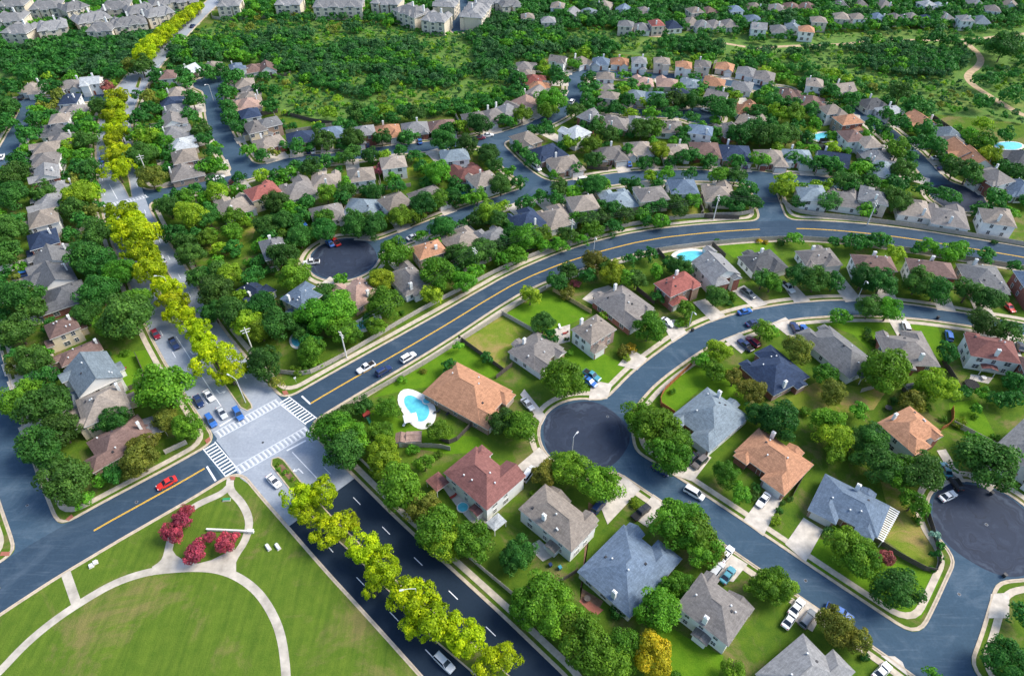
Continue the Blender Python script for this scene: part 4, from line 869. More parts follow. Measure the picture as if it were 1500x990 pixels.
def quads_mesh(name, q, tone, mats, midx=None):
    n = len(q); me = bpy.data.meshes.new(name)
    me.vertices.add(n * 4); me.vertices.foreach_set('co', q.reshape(-1).astype(np.float32))
    me.loops.add(n * 4); me.loops.foreach_set('vertex_index', np.arange(n * 4, dtype=np.int32))
    me.polygons.add(n); me.polygons.foreach_set('loop_start', np.arange(0, n * 4, 4, dtype=np.int32))
    at = me.attributes.new('tone', 'FLOAT', 'FACE'); at.data.foreach_set('value', tone.astype(np.float32))
    for m in mats: me.materials.append(m)
    if midx is not None: me.polygons.foreach_set('material_index', midx.astype(np.int32))
    me.update(calc_edges=True); me.validate(); return me
trng = np.random.default_rng(3)
CROWN = {'near': [quads_mesh('crown', *crown_geo(trng, 58, 125, 0.052, 0.8, trng.uniform(0.9, 1.12), (0.24, 0.40), i), [LEAF['g']]) for i in range(6)],
         'mid': [quads_mesh('crown', *crown_geo(trng, 36, 76, 0.074, 0.82, trng.uniform(0.94, 1.08), (0.27, 0.42), i), [LEAF['g']]) for i in range(5)],
         'open': [quads_mesh('crown', *crown_geo(trng, 44, 105, 0.054, 0.72, trng.uniform(0.85, 1.15), (0.19, 0.33), i), [LEAF['m']]) for i in range(5)]}
def trunk_mesh(seed):
    r = random.Random(seed); b = MB(); h = 1.0
    b.tube([(0, 0, -0.1), (r.uniform(-.03, .03), r.uniform(-.03, .03), 0.5), (0, 0, 1.0)], [0.085, 0.06, 0.05], 7)
    for k in range(5):
        a = k * 2 * PI / 5 + r.uniform(-0.4, 0.4); l = r.uniform(0.45, 0.7)
        b.tube([(0, 0, 0.8), (0.3 * l * math.cos(a), 0.3 * l * math.sin(a), 1.15), (l * math.cos(a), l * math.sin(a), 1.5 + r.uniform(-.1, .3))], [0.045, 0.03, 0.012], 5)
    return b.mesh('trunk', [BARK])
TRUNK = [trunk_mesh(i) for i in range(3)]
TREES = """
0 2|290 130 105 d;215 30 60 d;150 15 50 d;500 100 48 d;440 130 34 g;370 215 38 g;615 40 80 o;820 262 32 p;790 310 42 p;755 365 46 p;858 448 52 p;1000 395 50 p;918 378 28 p
1 2|190 205 72 m;290 190 72 m;225 285 58 m;330 345 80 m;420 310 42 m;475 425 82 m;555 520 84 m;520 605 46 m;690 640 95 m;765 720 100 m;700 780 60 m;920 820 92 m;1060 930 88 m;640 160 108 g;740 55 42 g;560 40 80 l;740 250 76 o;800 350 100 g;820 400 80 l;950 400 92 g;380 0 90 d;1110 490 48 d
2 2|250 75 84 g;390 145 92 g;140 100 58 o;30 450 75 d;120 640 110 g;190 720 100 g;60 690 80 g;320 850 105 g;250 760 85 g;420 930 95 g;640 700 96 g;480 860 80 g;620 900 86 y;740 590 58 g;680 600 46 g;730 320 110 g;800 370 95 g;840 430 80 g;885 455 48 o;940 100 62 g;1005 190 46 g;690 20 88 g;1090 600 54 g;970 960 50 g
3 2|360 430 90 g;410 480 85 g;575 610 100 d;520 465 38 q;640 225 56 g;670 250 40 g;740 370 24 b;745 460 28 d;755 420 24 d;20 590 80 g;60 600 60 g;290 760 80 o;340 800 60 o;400 840 58 o;660 90 95 d;480 60 88 d;570 90 80 g;970 60 120 d;1050 920 100 d;1110 720 50 d;725 985 38 g;290 10 48 g
0 1|85 310 84 d;75 460 80 d;140 365 58 d;145 595 68 d;30 30 75 d;40 130 58 d;190 680 58 d;85 760 84 g;200 800 98 d;180 960 95 d;270 900 80 d;500 850 66 d;430 880 38 d;725 710 118 g;725 850 55 o;825 890 66 g;420 40 72 d;380 150 84 d;450 170 70 d;520 210 70 g;430 290 78 d;370 390 62 d;560 400 112 d;460 440 56 g;590 330 66 g;590 40 84 m;620 120 68 m;655 195 78 m;735 280 64 m;760 330 58 m;795 395 58 m;850 450 58 m;895 510 62 m;945 590 82 m;1010 650 64 m;530 20 55 m;770 40 54 d;910 50 44 g;840 130 58 d;870 230 52 d;960 200 48 d;950 290 82 d;1010 220 56 l;1030 380 76 d;1090 430 62 l;940 380 58 d;1110 620 38 g;630 960 58 o
1 1|120 140 68 d;190 50 58 d;40 0 55 d;170 220 72 g;20 350 66 d;100 430 76 d;20 460 58 l;40 600 78 d;85 690 28 o;245 550 58 g;270 400 84 g;350 370 84 g;380 460 60 g;430 480 42 g;300 20 58 d;440 5 60 d;520 5 60 d;610 120 72 g;550 240 58 l;570 340 78 g;530 440 46 g;770 310 44 l;795 215 78 g;910 250 54 g;960 200 38 g;870 130 48 d;940 130 66 d;1000 110 58 d;1085 150 38 g;730 45 28 g;820 10 56 d;1090 75 34 d;460 790 48 d;575 800 52 g;400 820 42 d;340 900 90 g;420 930 80 g;545 910 56 g;800 900 56 g;565 970 56 l;850 615 33 d;890 530 24 g;1015 580 28 d;1090 860 66 d
2 1|60 60 66 g;20 130 48 g;130 30 46 l;240 40 44 d;80 310 42 l;200 240 48 d;250 200 44 d;330 220 40 d;360 160 54 o;440 210 58 l;500 230 45 g;545 235 46 d;520 150 28 d;565 130 28 d;610 130 33 d;410 180 45 d;640 200 36 g;740 185 52 d;700 170 36 d;640 310 28 d;600 450 72 g;765 370 42 g;400 395 22 l;135 430 52 d;170 490 36 d;225 670 100 g;895 310 52 d;910 265 28 d;1100 240 44 d;40 880 76 g;570 850 80 g;640 890 95 g;710 950 85 g;905 555 52 l;895 640 48 g;830 590 36 g;975 670 42 o;1055 730 62 o;1100 460 48 g;1090 830 58 d
3 1|120 60 34 g;15 250 48 g;130 225 58 d;210 240 62 d;290 245 48 d;370 80 42 d;290 70 28 d;440 70 42 d;495 65 42 d;560 130 46 l;700 90 42 g;650 110 28 d;800 120 56 g;850 105 44 g;960 130 40 d;420 230 62 d;500 250 70 d;660 250 64 d;740 280 62 d;880 290 58 d;970 320 62 d;450 360 60 d;530 370 60 g;310 400 42 g;950 430 66 d;1060 470 56 d;10 470 38 g;130 540 64 o;250 650 52 g;290 730 58 o;520 640 100 g;740 710 84 l;790 555 46 d;640 775 56 o;400 810 42 g;270 870 76 g;300 930 74 l;60 860 84 d;450 940 76 d;380 950 60 d;860 730 30 d;945 735 33 g;1010 760 38 d;1075 760 46 d;1090 690 52 d;920 960 48 g;920 810 26 g;1090 180 34 d
0 0|120 335 48 d;40 390 48 d;30 470 52 d;20 540 48 d;215 380 42 d;250 410 30 o;155 520 38 d;115 600 48 d;100 655 30 g;70 700 42 d;60 770 58 d;60 860 66 d;180 840 54 d;60 970 40 d;440 460 48 d;400 575 46 g;370 620 48 d;280 680 36 g;265 715 28 d;360 680 38 g;390 750 58 d;330 790 42 o;350 850 62 l;405 850 46 l;330 920 56 d;410 930 38 o;360 965 42 d;470 385 30 q;500 320 44 d;515 430 34 m;505 470 38 m;498 515 40 m;525 520 34 m;505 570 40 m;530 590 30 m;500 620 42 m;525 660 40 m;505 690 44 m;515 745 52 m;545 440 20 d;545 945 60 m;590 985 58 m;610 420 28 d;660 430 44 o;700 425 36 g;650 480 42 d;620 520 46 d;600 590 48 g;650 600 46 l;620 680 60 d;710 560 34 d;720 620 38 g;660 780 56 o;710 380 28 d;845 440 48 d;835 510 44 d;880 570 46 d;895 610 38 d;930 665 34 d;890 740 34 g;950 730 38 g;860 830 34 d;950 840 52 l;810 870 48 g;740 910 56 d;840 940 66 l;920 960 44 d;1020 950 46 g;990 410 42 d;1005 470 38 d;1010 520 38 d;1045 560 44 d;1090 660 38 g;910 320 38 d;970 310 34 d;1020 340 42 d;820 350 46 d;690 340 38 d;620 290 50 d;575 290 40 o;628 250 36 m;640 232 36 m;652 214 34 m;668 198 33 m;684 182 31 m;715 158 29 m;742 134 27 m;768 110 26 m;792 90 25 m;817 71 24 m;840 53 22 m;862 36 21 m;700 170 30 m;730 145 28 m;755 122 26 m;780 100 25 m;805 80 24 m;830 62 22 m;850 45 21 m;875 28 20 m;790 320 36 d
1 0|65 460 38 d;75 400 34 d;20 390 36 d;320 495 34 l;300 615 52 d;425 605 52 d;180 645 42 d;125 635 24 d;25 680 34 d;80 670 28 o;280 560 28 d;370 545 34 d;550 600 42 d;670 600 38 d;700 500 42 d;650 490 42 d;600 520 34 d;440 490 46 d;500 500 40 d;850 570 38 d;905 560 38 l;980 545 56 d;1090 530 34 d;20 770 38 l;145 760 38 g;240 735 46 d;420 680 44 d;510 680 42 d;540 745 28 q;640 660 36 d;820 620 54 d;930 640 52 d;1020 680 54 d;1050 720 44 d;800 760 58 g;745 745 32 g;1075 810 52 d;970 860 42 g;930 880 32 g;90 890 56 d;150 920 42 g;220 890 38 d;310 850 46 g;380 870 38 d;400 810 36 g;520 840 46 d;620 820 38 d;740 900 60 d;790 880 52 g;300 960 46 g;110 975 54 d;420 960 46 d;490 970 46 d;550 960 38 d;630 950 52 g;1020 930 56 g;1060 960 46 d;1090 900 28 l;840 980 38 d
2 0|170 440 62 g;160 480 46 g;210 350 40 d;30 350 38 d;20 410 38 d;45 500 42 g;190 320 36 d;150 575 36 d;340 340 34 d;345 390 42 d;330 440 38 d;280 490 42 d;390 440 28 d;445 475 34 d;505 440 38 d;580 450 24 l;640 455 46 d;715 440 46 d;800 440 46 d;610 495 34 g;705 500 38 d;790 515 36 d;570 565 52 d;620 560 50 g;370 555 42 d;430 590 42 d;255 620 38 l;345 640 42 g;360 700 42 d;285 740 26 d;185 770 28 g;510 655 32 d;650 660 46 l;755 580 36 d;760 690 42 d;800 680 38 d;875 695 28 d;985 710 42 d;1090 700 38 g;910 770 44 g;985 770 44 d;670 765 38 g;780 760 32 d;500 805 28 d;360 810 52 d;210 830 46 d;130 860 34 d;190 870 38 d;60 890 38 d;30 800 36 d;440 920 46 d;500 945 42 d;340 960 46 d;290 955 36 g;660 900 38 d;720 860 34 d;735 920 42 d;930 890 34 d;1010 870 46 d;980 905 36 d;930 480 60 d;880 450 40 d;1070 490 36 d;1070 560 46 d;1000 590 52 d;1100 600 46 d
3 0|50 495 42 l;110 500 46 g;130 540 28 d;215 550 28 g;40 590 54 d;90 590 50 d;285 645 32 l;110 690 32 d;160 710 28 d;240 720 44 d;290 730 42 d;400 740 42 g;470 740 38 d;600 750 54 d;570 660 56 g;620 690 38 d;340 800 50 d;360 820 40 d;80 790 42 l;65 830 50 l;135 885 36 d;265 890 50 d;560 880 60 d;450 800 46 d;570 810 42 d;680 830 36 d;740 850 38 d;800 860 42 d;650 630 46 d;730 640 50 d;690 570 46 d;580 540 46 d;460 550 42 d;510 570 32 d;370 440 42 d;280 410 42 d;190 480 36 d;120 455 32 d;20 440 42 d;640 460 46 d;700 480 36 d;820 740 56 d;880 760 56 d;940 620 54 g;970 680 52 l;1090 760 50 d;1000 860 46 d;1050 590 36 d;880 590 36 g;950 545 36 l;1020 720 36 d;520 500 32 d;585 405 50 d;730 165 42 d;815 185 34 d;905 180 34 d;1040 205 70 d;1000 200 40 d;950 350 44 d;1010 340 30 d;935 445 42 d;1075 415 40 d;340 322 24 d;590 100 30 d;460 380 26 o
"""
TL = []       # x, y, z0, R, kind, H
def add_tree(px, py, rpx, k):
    if k == 'm': rpx *= 1.08 if py > 330 else 1.25
    R = max(1.2, rpx * MPP(px, py, 4))
    for _ in range(2):
        H = (1.65 * R + 1.2) if k not in 'pq' else 1.5 * R + 1.2
        zc = H - 0.8 * R; R = max(1.1, rpx * MPP(px, py, zc))
    c = G(px, py, zc); TL.append([c[0], c[1], R, k, H, rpx])
for line in TREES.strip().splitlines():
    t, body = line.split('|'); cc, rr = map(int, t.split())
    for it in body.split(';'):
        x, y, r, k = it.split(); px, py = T(cc, rr, float(x), float(y)); add_tree(px, py, float(r) / 3.0, k)
def infoot(x, y, m=0.5):
    for cx, cy, a, hw, hd in FOOT:
        dx, dy = x - cx, y - cy
        if abs(dx) + abs(dy) > 60: continue
        u = dx * math.cos(a) + dy * math.sin(a); v = -dx * math.sin(a) + dy * math.cos(a)
        if abs(u) < hw + m and abs(v) < hd + m: return True
    return False
HASH = {}
def hadd(x, y, r): HASH.setdefault((int(x // 8), int(y // 8)), []).append((x, y, r))
def hfree(x, y, r, k=0.75):
    for i in range(-1, 2):
        for j in range(-1, 2):
            for a, b, c in HASH.get((int(x // 8) + i, int(y // 8) + j), ()):
                if math.hypot(x - a, y - b) < k * (r + c) : return False
    return True
for t in TL: hadd(t[0], t[1], t[2])
wr = random.Random(11); WOOD = []
def vnoise(x, y, s, seed=0):
    x /= s; y /= s; i, j = math.floor(x), math.floor(y); u, v = x - i, y - j; u = u * u * (3 - 2 * u); v = v * v * (3 - 2 * v)
    h = lambda a, b: random.Random((a * 73856093) ^ (b * 19349663) ^ seed).random()
    return (h(i, j) * (1 - u) + h(i + 1, j) * u) * (1 - v) + (h(i, j + 1) * (1 - u) + h(i + 1, j + 1) * u) * v
def clump(th): return lambda x, y: 0.65 * vnoise(x, y, 34) + 0.35 * vnoise(x, y, 13, 5) > th
def scatter(P, n, rr, kinds, k=0.6, keep=None, dmin=2.0):
    pts = GP(P); xs = [p[0] for p in pts]; ys = [p[1] for p in pts]; got = 0
    for _ in range(n * 12):
        if got >= n: break
        x, y = wr.uniform(min(xs), max(xs)), wr.uniform(min(ys), max(ys))
        if not inpoly(x, y, pts): continue
        r = wr.uniform(*rr)
        if sdf(x, y) < dmin or infoot(x, y, 0.3) or not hfree(x, y, r, k): continue
        if keep and not keep(x, y): continue
        hadd(x, y, r); WOOD.append((x, y, r, wr.choice(kinds), (1.5 * r + 0.6))); got += 1
for c, y in FRONTT:
    for k in range(2 if y < 140 else 1):
        r = wr.uniform(2.0, 3.3); x, yy = c[0] + wr.uniform(-6, 6), c[1] - wr.uniform(7.5, 11)
        if sdf(x, yy) > 0.6 and not infoot(x, yy, 0.2) and hfree(x, yy, r, 0.45): hadd(x, yy, r); WOOD.append((x, yy, r, wr.choice('dddg'), 1.5 * r + 0.8))
# yard trees between the mid-distance houses
scatter([(0, 250), (0, 130), (330, 90), (420, 190), (760, 150), (760, 80), (1130, 90), (1260, 120), (1500, 240), (1500, 330), (1100, 310), (760, 385), (420, 540), (300, 420)], 360, (2.1, 4.0), 'dddgdgl', 0.5, None, 0.8)
scatter([(0, 560), (0, 130), (150, 160), (150, 400), (120, 500)], 70, (1.8, 3.4), 'ddgo', 0.52, None, 0.8)
# woods
scatter([(0, 112), (0, 56), (250, 55), (215, 78), (185, 108), (150, 110), (95, 116)], 230, (2.6, 4.6), 'ddwwd', 0.55, clump(0.36))
scatter([(250, 97), (262, 66), (330, 62), (378, 58), (378, 95), (300, 90)], 70, (2.4, 4.2), 'ddwg', 0.55)
scatter([(375, 57), (415, 50), (500, 57), (542, 25), (615, 44), (675, 45), (750, 27), (750, 128), (680, 112), (655, 134), (590, 126), (562, 134), (535, 146), (480, 133), (410, 110), (375, 83)], 620, (2.0, 4.0), 'dwwwdwdg', 0.55, clump(0.475))
scatter([(750, 33), (860, 27), (905, 43), (948, 47), (948, 77), (910, 77), (826, 77), (750, 90)], 220, (2.2, 4.4), 'dwwwdg', 0.55, clump(0.42))
scatter([(985, 50), (1057, 57), (1050, 87), (965, 73)], 90, (2.2, 4.2), 'ddw', 0.55)
scatter([(1090, 64), (1130, 67), (1210, 67), (1300, 63), (1400, 76), (1430, 93), (1410, 103), (1370, 117), (1310, 113), (1258, 100), (1175, 93), (1075, 100)], 330, (2.0, 4.0), 'dwwwdwdg', 0.55, clump(0.44))
scatter([(330, 60), (330, 30), (505, 26), (505, 52)], 36, (1.4, 3.4), 'dwo', 1.5)
scatter([(410, 118), (520, 145), (645, 135), (655, 155), (540, 180), (415, 172)], 34, (1.0, 3.0), 'dgol', 1.6)
scatter([(1165, 95), (1320, 122), (1380, 115), (1500, 172), (1500, 185), (1345, 160), (1180, 110)], 46, (1.0, 2.6), 'dgow', 1.5)
scatter([(1260, 45), (1500, 35), (1500, 140), (1430, 118), (1440, 85), (1260, 66)], 60, (1.4, 4.2), 'ddw', 1.3)
scatter([(600, 165), (760, 135), (760, 158), (640, 172)], 60, (2.0, 3.6), 'ddg', 0.55)
TRAILP = np.vstack([resample(GP(P), 3.0) for P in ([(1100, 72), (1148, 68), (1225, 66), (1265, 62), (1298, 59), (1338, 59), (1412, 60), (1510, 49)], [(1412, 60), (1438, 83), (1435, 97), (1415, 110), (1422, 123), (1468, 152), (1520, 175)], [(950, 53), (1010, 57), (1092, 69)])])
WOOD[:] = [w_ for w_ in WOOD if min(np.hypot(*(TRAILP - (w_[0], w_[1])).T)) > w_[2] + 2.5]
# low scrub in the clearings
for P, n_s in (([(240, 96), (262, 60), (330, 30), (740, 42), (745, 150), (640, 172), (415, 172), (380, 92)], 620), ([(750, 45), (950, 45), (1200, 50), (1500, 38), (1530, 180), (1345, 160), (1130, 100), (900, 78), (775, 88)], 520)):
    scatter(P, n_s, (0.7, 1.7), 'wddgl', 0.75, lambda x, y: min(np.hypot(*(TRAILP - (x, y)).T)) > 6.5)
# far neighbourhood and flats
scatter([(740, 0), (1500, -6), (1500, 42), (1200, 48), (900, 45), (740, 35)], 560, (2.4, 4.4), 'ddgwd', 0.5)
scatter([(0, 60), (0, -5), (300, -5), (280, 20), (230, 60)], 190, (2.0, 3.8), 'ddg', 0.6); scatter([(320, 28), (330, 0), (740, -3), (740, 35), (640, 45)], 200, (2.0, 3.8), 'ddg', 0.6)
scatter([(-60, 20), (-60, -40), (1560, -40), (1560, -8)], 420, (3.0, 5.0), 'ddgw', 0.6)
# rank all of them by their size in the picture: the 290 largest are trees of their own
ALL = []
for t in TL: ALL.append((t[0], t[1], t[2], t[3], t[4], t[2] / math.sqrt(t[0] ** 2 + t[1] ** 2 + 150 ** 2), True))
for x, y, r, k, h in WOOD: ALL.append((x, y, r, k, h, r / math.sqrt(x * x + y * y + 150 ** 2), False))
def medline(t): return t[3] == 'm'
special = [t for t in ALL if t[3] in 'mpq']
rest = sorted([t for t in ALL if t[3] not in 'mpq'], key=lambda t: -t[5])
things = special + rest[:300]; stuff = rest[300:]
KN = dict(d='dark green', g='green', l='lime green', o='olive green', y='golden yellow', w='dark green', b='blue-green')
XR = G(385, 650)
tr = random.Random(9); meds = []; labels = {}
ml = sorted([t for t in special if t[3] == 'm'], key=lambda t: t[1]); ms_ = [t for t in ml if t[1] < XR[1]][::-1]; mn = [t for t in ml if t[1] >= XR[1]]
for k, t in enumerate(ms_): labels[id(t)] = f'yellow-green median tree, {ORD[k + 1]} from the crossroads beside the park'
mn1 = [t for t in mn if t[1] < 235]; mn2 = [t for t in mn if 235 <= t[1] < 345]; mn3 = [t for t in mn if t[1] >= 345]
for L_, w_ in ((mn1, 'from the crossroads between crossroads and far crosswalk'), (mn2, 'beyond the far crosswalk in the dense yellow row'), (mn3, 'along the distant boulevard past the bend')):
    for k, t in enumerate(L_): labels[id(t)] = f'yellow-green median tree, {ORD[k + 1]} {w_}'
pk = [t for t in special if t[3] == 'p']
for k, t in enumerate(sorted(pk, key=lambda t: t[0])): labels[id(t)] = 'pink-flowering crape myrtle on the round park lawn, ' + ['at the outer path edge', 'middle of the clump', 'towards the main road in its clump', 'standing alone by the concrete wedge', 'small one beside the monument wall', 'largest one beside the monument wall'][k]
byhouse = {}
for t in things:
    if id(t) in labels: continue
    h = min(HOUSES, key=lambda h: math.hypot(h[0] - t[0], h[1] - t[1])); byhouse.setdefault(h[3], []).append((t, h))
for s, L_ in byhouse.items():
    L_.sort(key=lambda q: -q[0][2]); seen = {}
    for k, (t, h) in enumerate(L_):
        kind = KN.get(t[3], 'dull pink'); key = kind; seen[key] = seen.get(key, 0) + 1
    cnt = {}
    for k, (t, h) in enumerate(L_):
        kind = KN.get(t[3], 'dull pink'); cnt[kind] = cnt.get(kind, 0) + 1; n = seen[kind]; i = cnt[kind]
        size = '' if n == 1 else ('largest ' if i == 1 else ('smallest ' if i == n else f'{ORD[i]}-largest '))
        labels[id(t)] = f'{size}{kind} tree near {s}'
for n_, t in enumerate(things):
    x, y, R, k, H = t[:5]
    root = tag(link('tree' if k not in 'pq' else 'crape_myrtle', None, None, (x, y, 0.15 if k == 'm' else 0), tr.uniform(0, 6.28)), labels[id(t)], 'tree',
               {'m': 'yellow-green trees in the boulevard median', 'p': 'pink crape myrtles in the park'}.get(k, 'trees among the houses'))
    zc = H - 0.8 * R; th = zc - 0.25 * R
    lod = 'near' if t[5] > 0.016 else 'mid'
    if k == 'm' and t[5] > 0.012: lod = 'open'
    link('trunk', TRUNK[n_ % 3], root, None, None, (th * 1.0 if th * 0.09 < 0.4 else 4.2, th if th * 0.09 < 0.4 else 4.2, th))
    o = link('crown', CROWN[lod][n_ % len(CROWN[lod])], root, (0, 0, zc), tr.uniform(0, 6.28), (R * tr.uniform(0.95, 1.08), R * tr.uniform(0.95, 1.08), R * tr.uniform(0.92, 1.08)))
    o.material_slots[0].link = 'OBJECT'; o.material_slots[0].material = LEAF[k]
# the rest: woodland and the small far trees in one mass
base = {0: [crown_geo(trng, 24, 30, 0.125, 0.8, 1.0, (0.3, 0.46), i) for i in range(5)], 1: [crown_geo(trng, 15, 18, 0.18, 0.8, 1.0, (0.32, 0.5), i) for i in range(5)]}
base[2] = [crown_geo(trng, 7, 14, 0.26, 0.8, 1.0, (0.36, 0.55), i) for i in range(5)]
kinds = list('dglowyb'); Q = []; TN = []; MI = []
for x, y, R, k, H, sz, hand in stuff:
    q, tn = base[0 if sz > 0.0085 else (1 if R > 1.75 else 2)][tr.randrange(5)]; a = tr.uniform(0, 6.28); ca, sa = math.cos(a), math.sin(a)
    M = np.array(((ca, sa, 0), (-sa, ca, 0), (0, 0, 1.0))) * np.array((R * tr.uniform(0.9, 1.15), R * tr.uniform(0.9, 1.15), R * tr.uniform(0.85, 1.1)))
    Q.append(q @ M + np.array((x, y, H - 0.85 * R))); TN.append(np.clip(tn + tr.uniform(-0.3, 0.3), 0, 1)); MI.append(np.full(len(q), kinds.index(k)))
wo = link('woodland', quads_mesh('woodland', np.concatenate(Q), np.concatenate(TN), [LEAF[k] for k in kinds], np.concatenate(MI)))
tag(wo, 'dense dark green woodland and small far-off trees', 'trees', None, 'stuff')
# shrubs in the gardens
SHRUBM = [quads_mesh('shrub', *crown_geo(trng, 20, 40, 0.11, 0.85, 1.0, (0.3, 0.5), i), [LEAF['g']]) for i in range(4)]
SHR = """2 2|460 710 34 d;1065 200 24 d;1075 165 22 d;540 230 24 l;90 185 16 g;720 1000 30 g
3 2|35 305 24 l;50 262 18 d;65 228 14 d;270 358 28 d;660 300 24 g;720 520 18 g;95 212 16 d;425 905 24 d;290 350 18 g
1 2|100 80 12 g;130 95 14 g;160 125 12 l;95 62 10 g;800 15 22 g;960 265 16 d;945 255 12 g
2 1|240 290 38 o;280 255 22 q;365 552 28 g;490 555 34 o;520 540 28 y;500 580 22 l;735 430 24 g;765 425 22 g;970 315 24 g;955 345 18 d;705 730 16 g;255 560 18 g;900 68 14 d;240 500 12 d;690 320 14 g;1090 70 14 y;1115 75 12 y
1 1|640 680 22 g;690 985 28 g;260 610 30 g;180 635 30 g;220 625 28 g;640 385 14 g;735 640 16 o;500 790 18 g;330 470 20 g
3 1|440 490 22 d;460 515 18 d;440 465 16 d;165 820 26 g;845 870 28 l;910 840 16 g;770 850 18 g;995 75 15 d;60 75 20 d;150 560 24 d;1000 930 20 g;700 800 20 g;560 770 22 d
0 1|550 560 20 g;475 570 16 d;560 745 18 g;400 100 16 d;1000 110 14 g;1040 130 18 g;1030 95 16 y;670 790 14 d
0 0|790 782 24 o;350 410 14 l;700 830 14 g;1015 800 12 q"""
SL = []
for line in SHR.splitlines():
    t, body = line.split('|'); cc, rr = map(int, t.split())
    for it in body.split(';'):
        x, y, r, k = it.split(); px, py = T(cc, rr, float(x), float(y)); R = float(r) / 3 * MPP(px, py); c = G(px, py, R * 0.6)
        h = min(HOUSES, key=lambda h: math.hypot(h[0] - c[0], h[1] - c[1]))
        wh = 'in the median flower bed' if (cc, rr) == (1, 2) and float(x) < 200 else 'near ' + h[3]
        SL.append((c, R, k, wh))
SL.sort(key=lambda q: -q[1])
tot = {}; run = {}
for c, R, k, wh in SL: tot[k, wh] = tot.get((k, wh), 0) + 1
for c, R, k, wh in SL:
    run[k, wh] = i = run.get((k, wh), 0) + 1; n = tot[k, wh]
    size = '' if n == 1 else ('largest ' if i == 1 else ('smallest ' if i == n else f'{ORD[i]}-largest '))
    o = link('shrub', SHRUBM[tr.randrange(4)], None, (c[0], c[1], R * 0.55), tr.uniform(0, 6.28), (R, R, R * 0.85))
    o.material_slots[0].link = 'OBJECT'; o.material_slots[0].material = LEAF[k]
    tag(o, f'{size}{KN.get(k, "dull pink")} rounded shrub {wh}', 'shrub', 'garden shrubs')
# ------------------------------------------------------------------ driveways drawn one by one
for k, P in enumerate([[(880, 743), (915, 695), (938, 717), (890, 768)], [(930, 760), (957, 723), (979, 739), (948, 772)], [(756, 684), (790, 655), (803, 668), (776, 696)], [(1048, 847), (1070, 811), (1095, 826), (1074, 852)], [(980, 695), (1023, 660), (1042, 670), (1015, 705)], [(1088, 763), (1124, 715), (1146, 730), (1118, 785)], [(1150, 797), (1177, 758), (1206, 776), (1180, 823)], [(858, 590), (867, 557), (897, 563), (890, 585)], [(905, 535), (925, 512), (948, 525), (935, 545)], [(968, 470), (990, 468), (1012, 490), (985, 505)],
    [(1015, 443), (1033, 438), (1062, 462), (1043, 472)], [(1072, 426), (1090, 418), (1124, 446), (1104, 452)], [(1062, 498), (1083, 485), (1103, 503), (1086, 518)], [(1144, 414), (1162, 415), (1187, 441), (1164, 444)], [(1157, 905), (1172, 875), (1206, 896), (1190, 925)], [(1450, 868), (1478, 868), (1478, 905), (1447, 905)], [(1372, 660), (1385, 658), (1420, 712), (1402, 718)], [(762, 578), (768, 570), (800, 610), (795, 625)], [(1290, 960), (1300, 945), (1340, 975), (1330, 990)], [(440, 392), (455, 372), (462, 380), (452, 398)], [(300, 40), (300, 40.5), (301, 40.5), (301, 40)]][:-1]):
    P = GP(P); cm = sum(P) / len(P); P2 = []
    for q_ in P:
        t_ = 1.0
        while sdf(*(cm + (q_ - cm) * t_)) < -0.25 and t_ > 0.3: t_ -= 0.03
        P2.append(cm + (q_ - cm) * t_)
    P = P2
    sheet('driveway', P, 0.0952 + 0.0011 * (k % 17) + 0.0004, CONC, thick=0.09, label='pale concrete driveway with parked cars or open space')
for P, m, lab in (([(640, 702), (675, 715), (735, 770), (720, 775), (690, 765), (668, 740)], CONC, 'pale patio around the spa'), ([(862, 735), (870, 740), (850, 860), (884, 880), (872, 900), (850, 880)], MULCH, 'bare garden strip'), ([(853, 438), (870, 424), (892, 418), (900, 424), (868, 446)], CONC, 'white back patio'), ([(812, 482), (835, 475), (835, 500), (815, 505)], CONC, 'patio with red chairs'), ([(855, 875), (884, 893), (872, 903), (848, 880)], PAVER, 'paved back terrace'), ([(1422, 548), (1455, 553), (1448, 562), (1420, 556)], CONC, 'small stone terrace'), ([(772, 800), (790, 790), (815, 812), (795, 822)], CONC, 'small back patio')):
    YZ[0] += 0.0002; sheet('patio', GP(P), 0.012 + YZ[0], m, label=lab)
# ------------------------------------------------------------------ fences
def panel_mesh(m):
    b = MB(); 
    for k in range(6): b.box(-0.5 + k / 6 + 0.004, -0.5 + (k + 1) / 6 - 0.004, -0.02 + 0.006 * (k % 2), 0.02 + 0.006 * (k % 2), 0.04, 1.82 + 0.02 * (k % 3))
    b.box(-0.53, -0.47, -0.06, 0.06, -0.05, 1.9)
    return b.mesh('panel', [m])
PM = {m.name: panel_mesh(m) for m in (WOODG, WOODD, WOODR, WOODT)}
def fence(P, m, label, cat='fence', ht=1.0, step=2.4, world=False):
    p = P if world else GP(P, 0.0); p = resample(p, 0.5) if len(P) < 3 else resample(smooth(p, 1), 0.5)
    d = np.r_[0, np.cumsum(np.hypot(*np.diff(p, axis=0).T))]; n = max(1, round(d[-1] / step)); s = np.linspace(0, d[-1], n + 1)
    q = np.c_[np.interp(s, d, p[:, 0]), np.interp(s, d, p[:, 1])]
    root = tag(link('fence', None, None, (q[0][0], q[0][1], 0)), label, cat, 'wooden garden fences')
    for a, b in zip(q[:-1], q[1:]):
        c = (a + b) / 2 - q[0]; e = b - a
        link('panel', PM[m.name], root, (c[0], c[1], 0), math.atan2(e[1], e[0]), (np.hypot(*e), 1.6, ht))
fence([(410, 547), (447, 551), (470, 541), (522, 513), (592, 470), (668, 429), (750, 388), (810, 365), (883, 339), (937, 329), (983, 322), (1037, 318), (1097, 316), (1107, 304)], WOODG, 'long weathered fence along the far side of the main road, ending at the connector street')
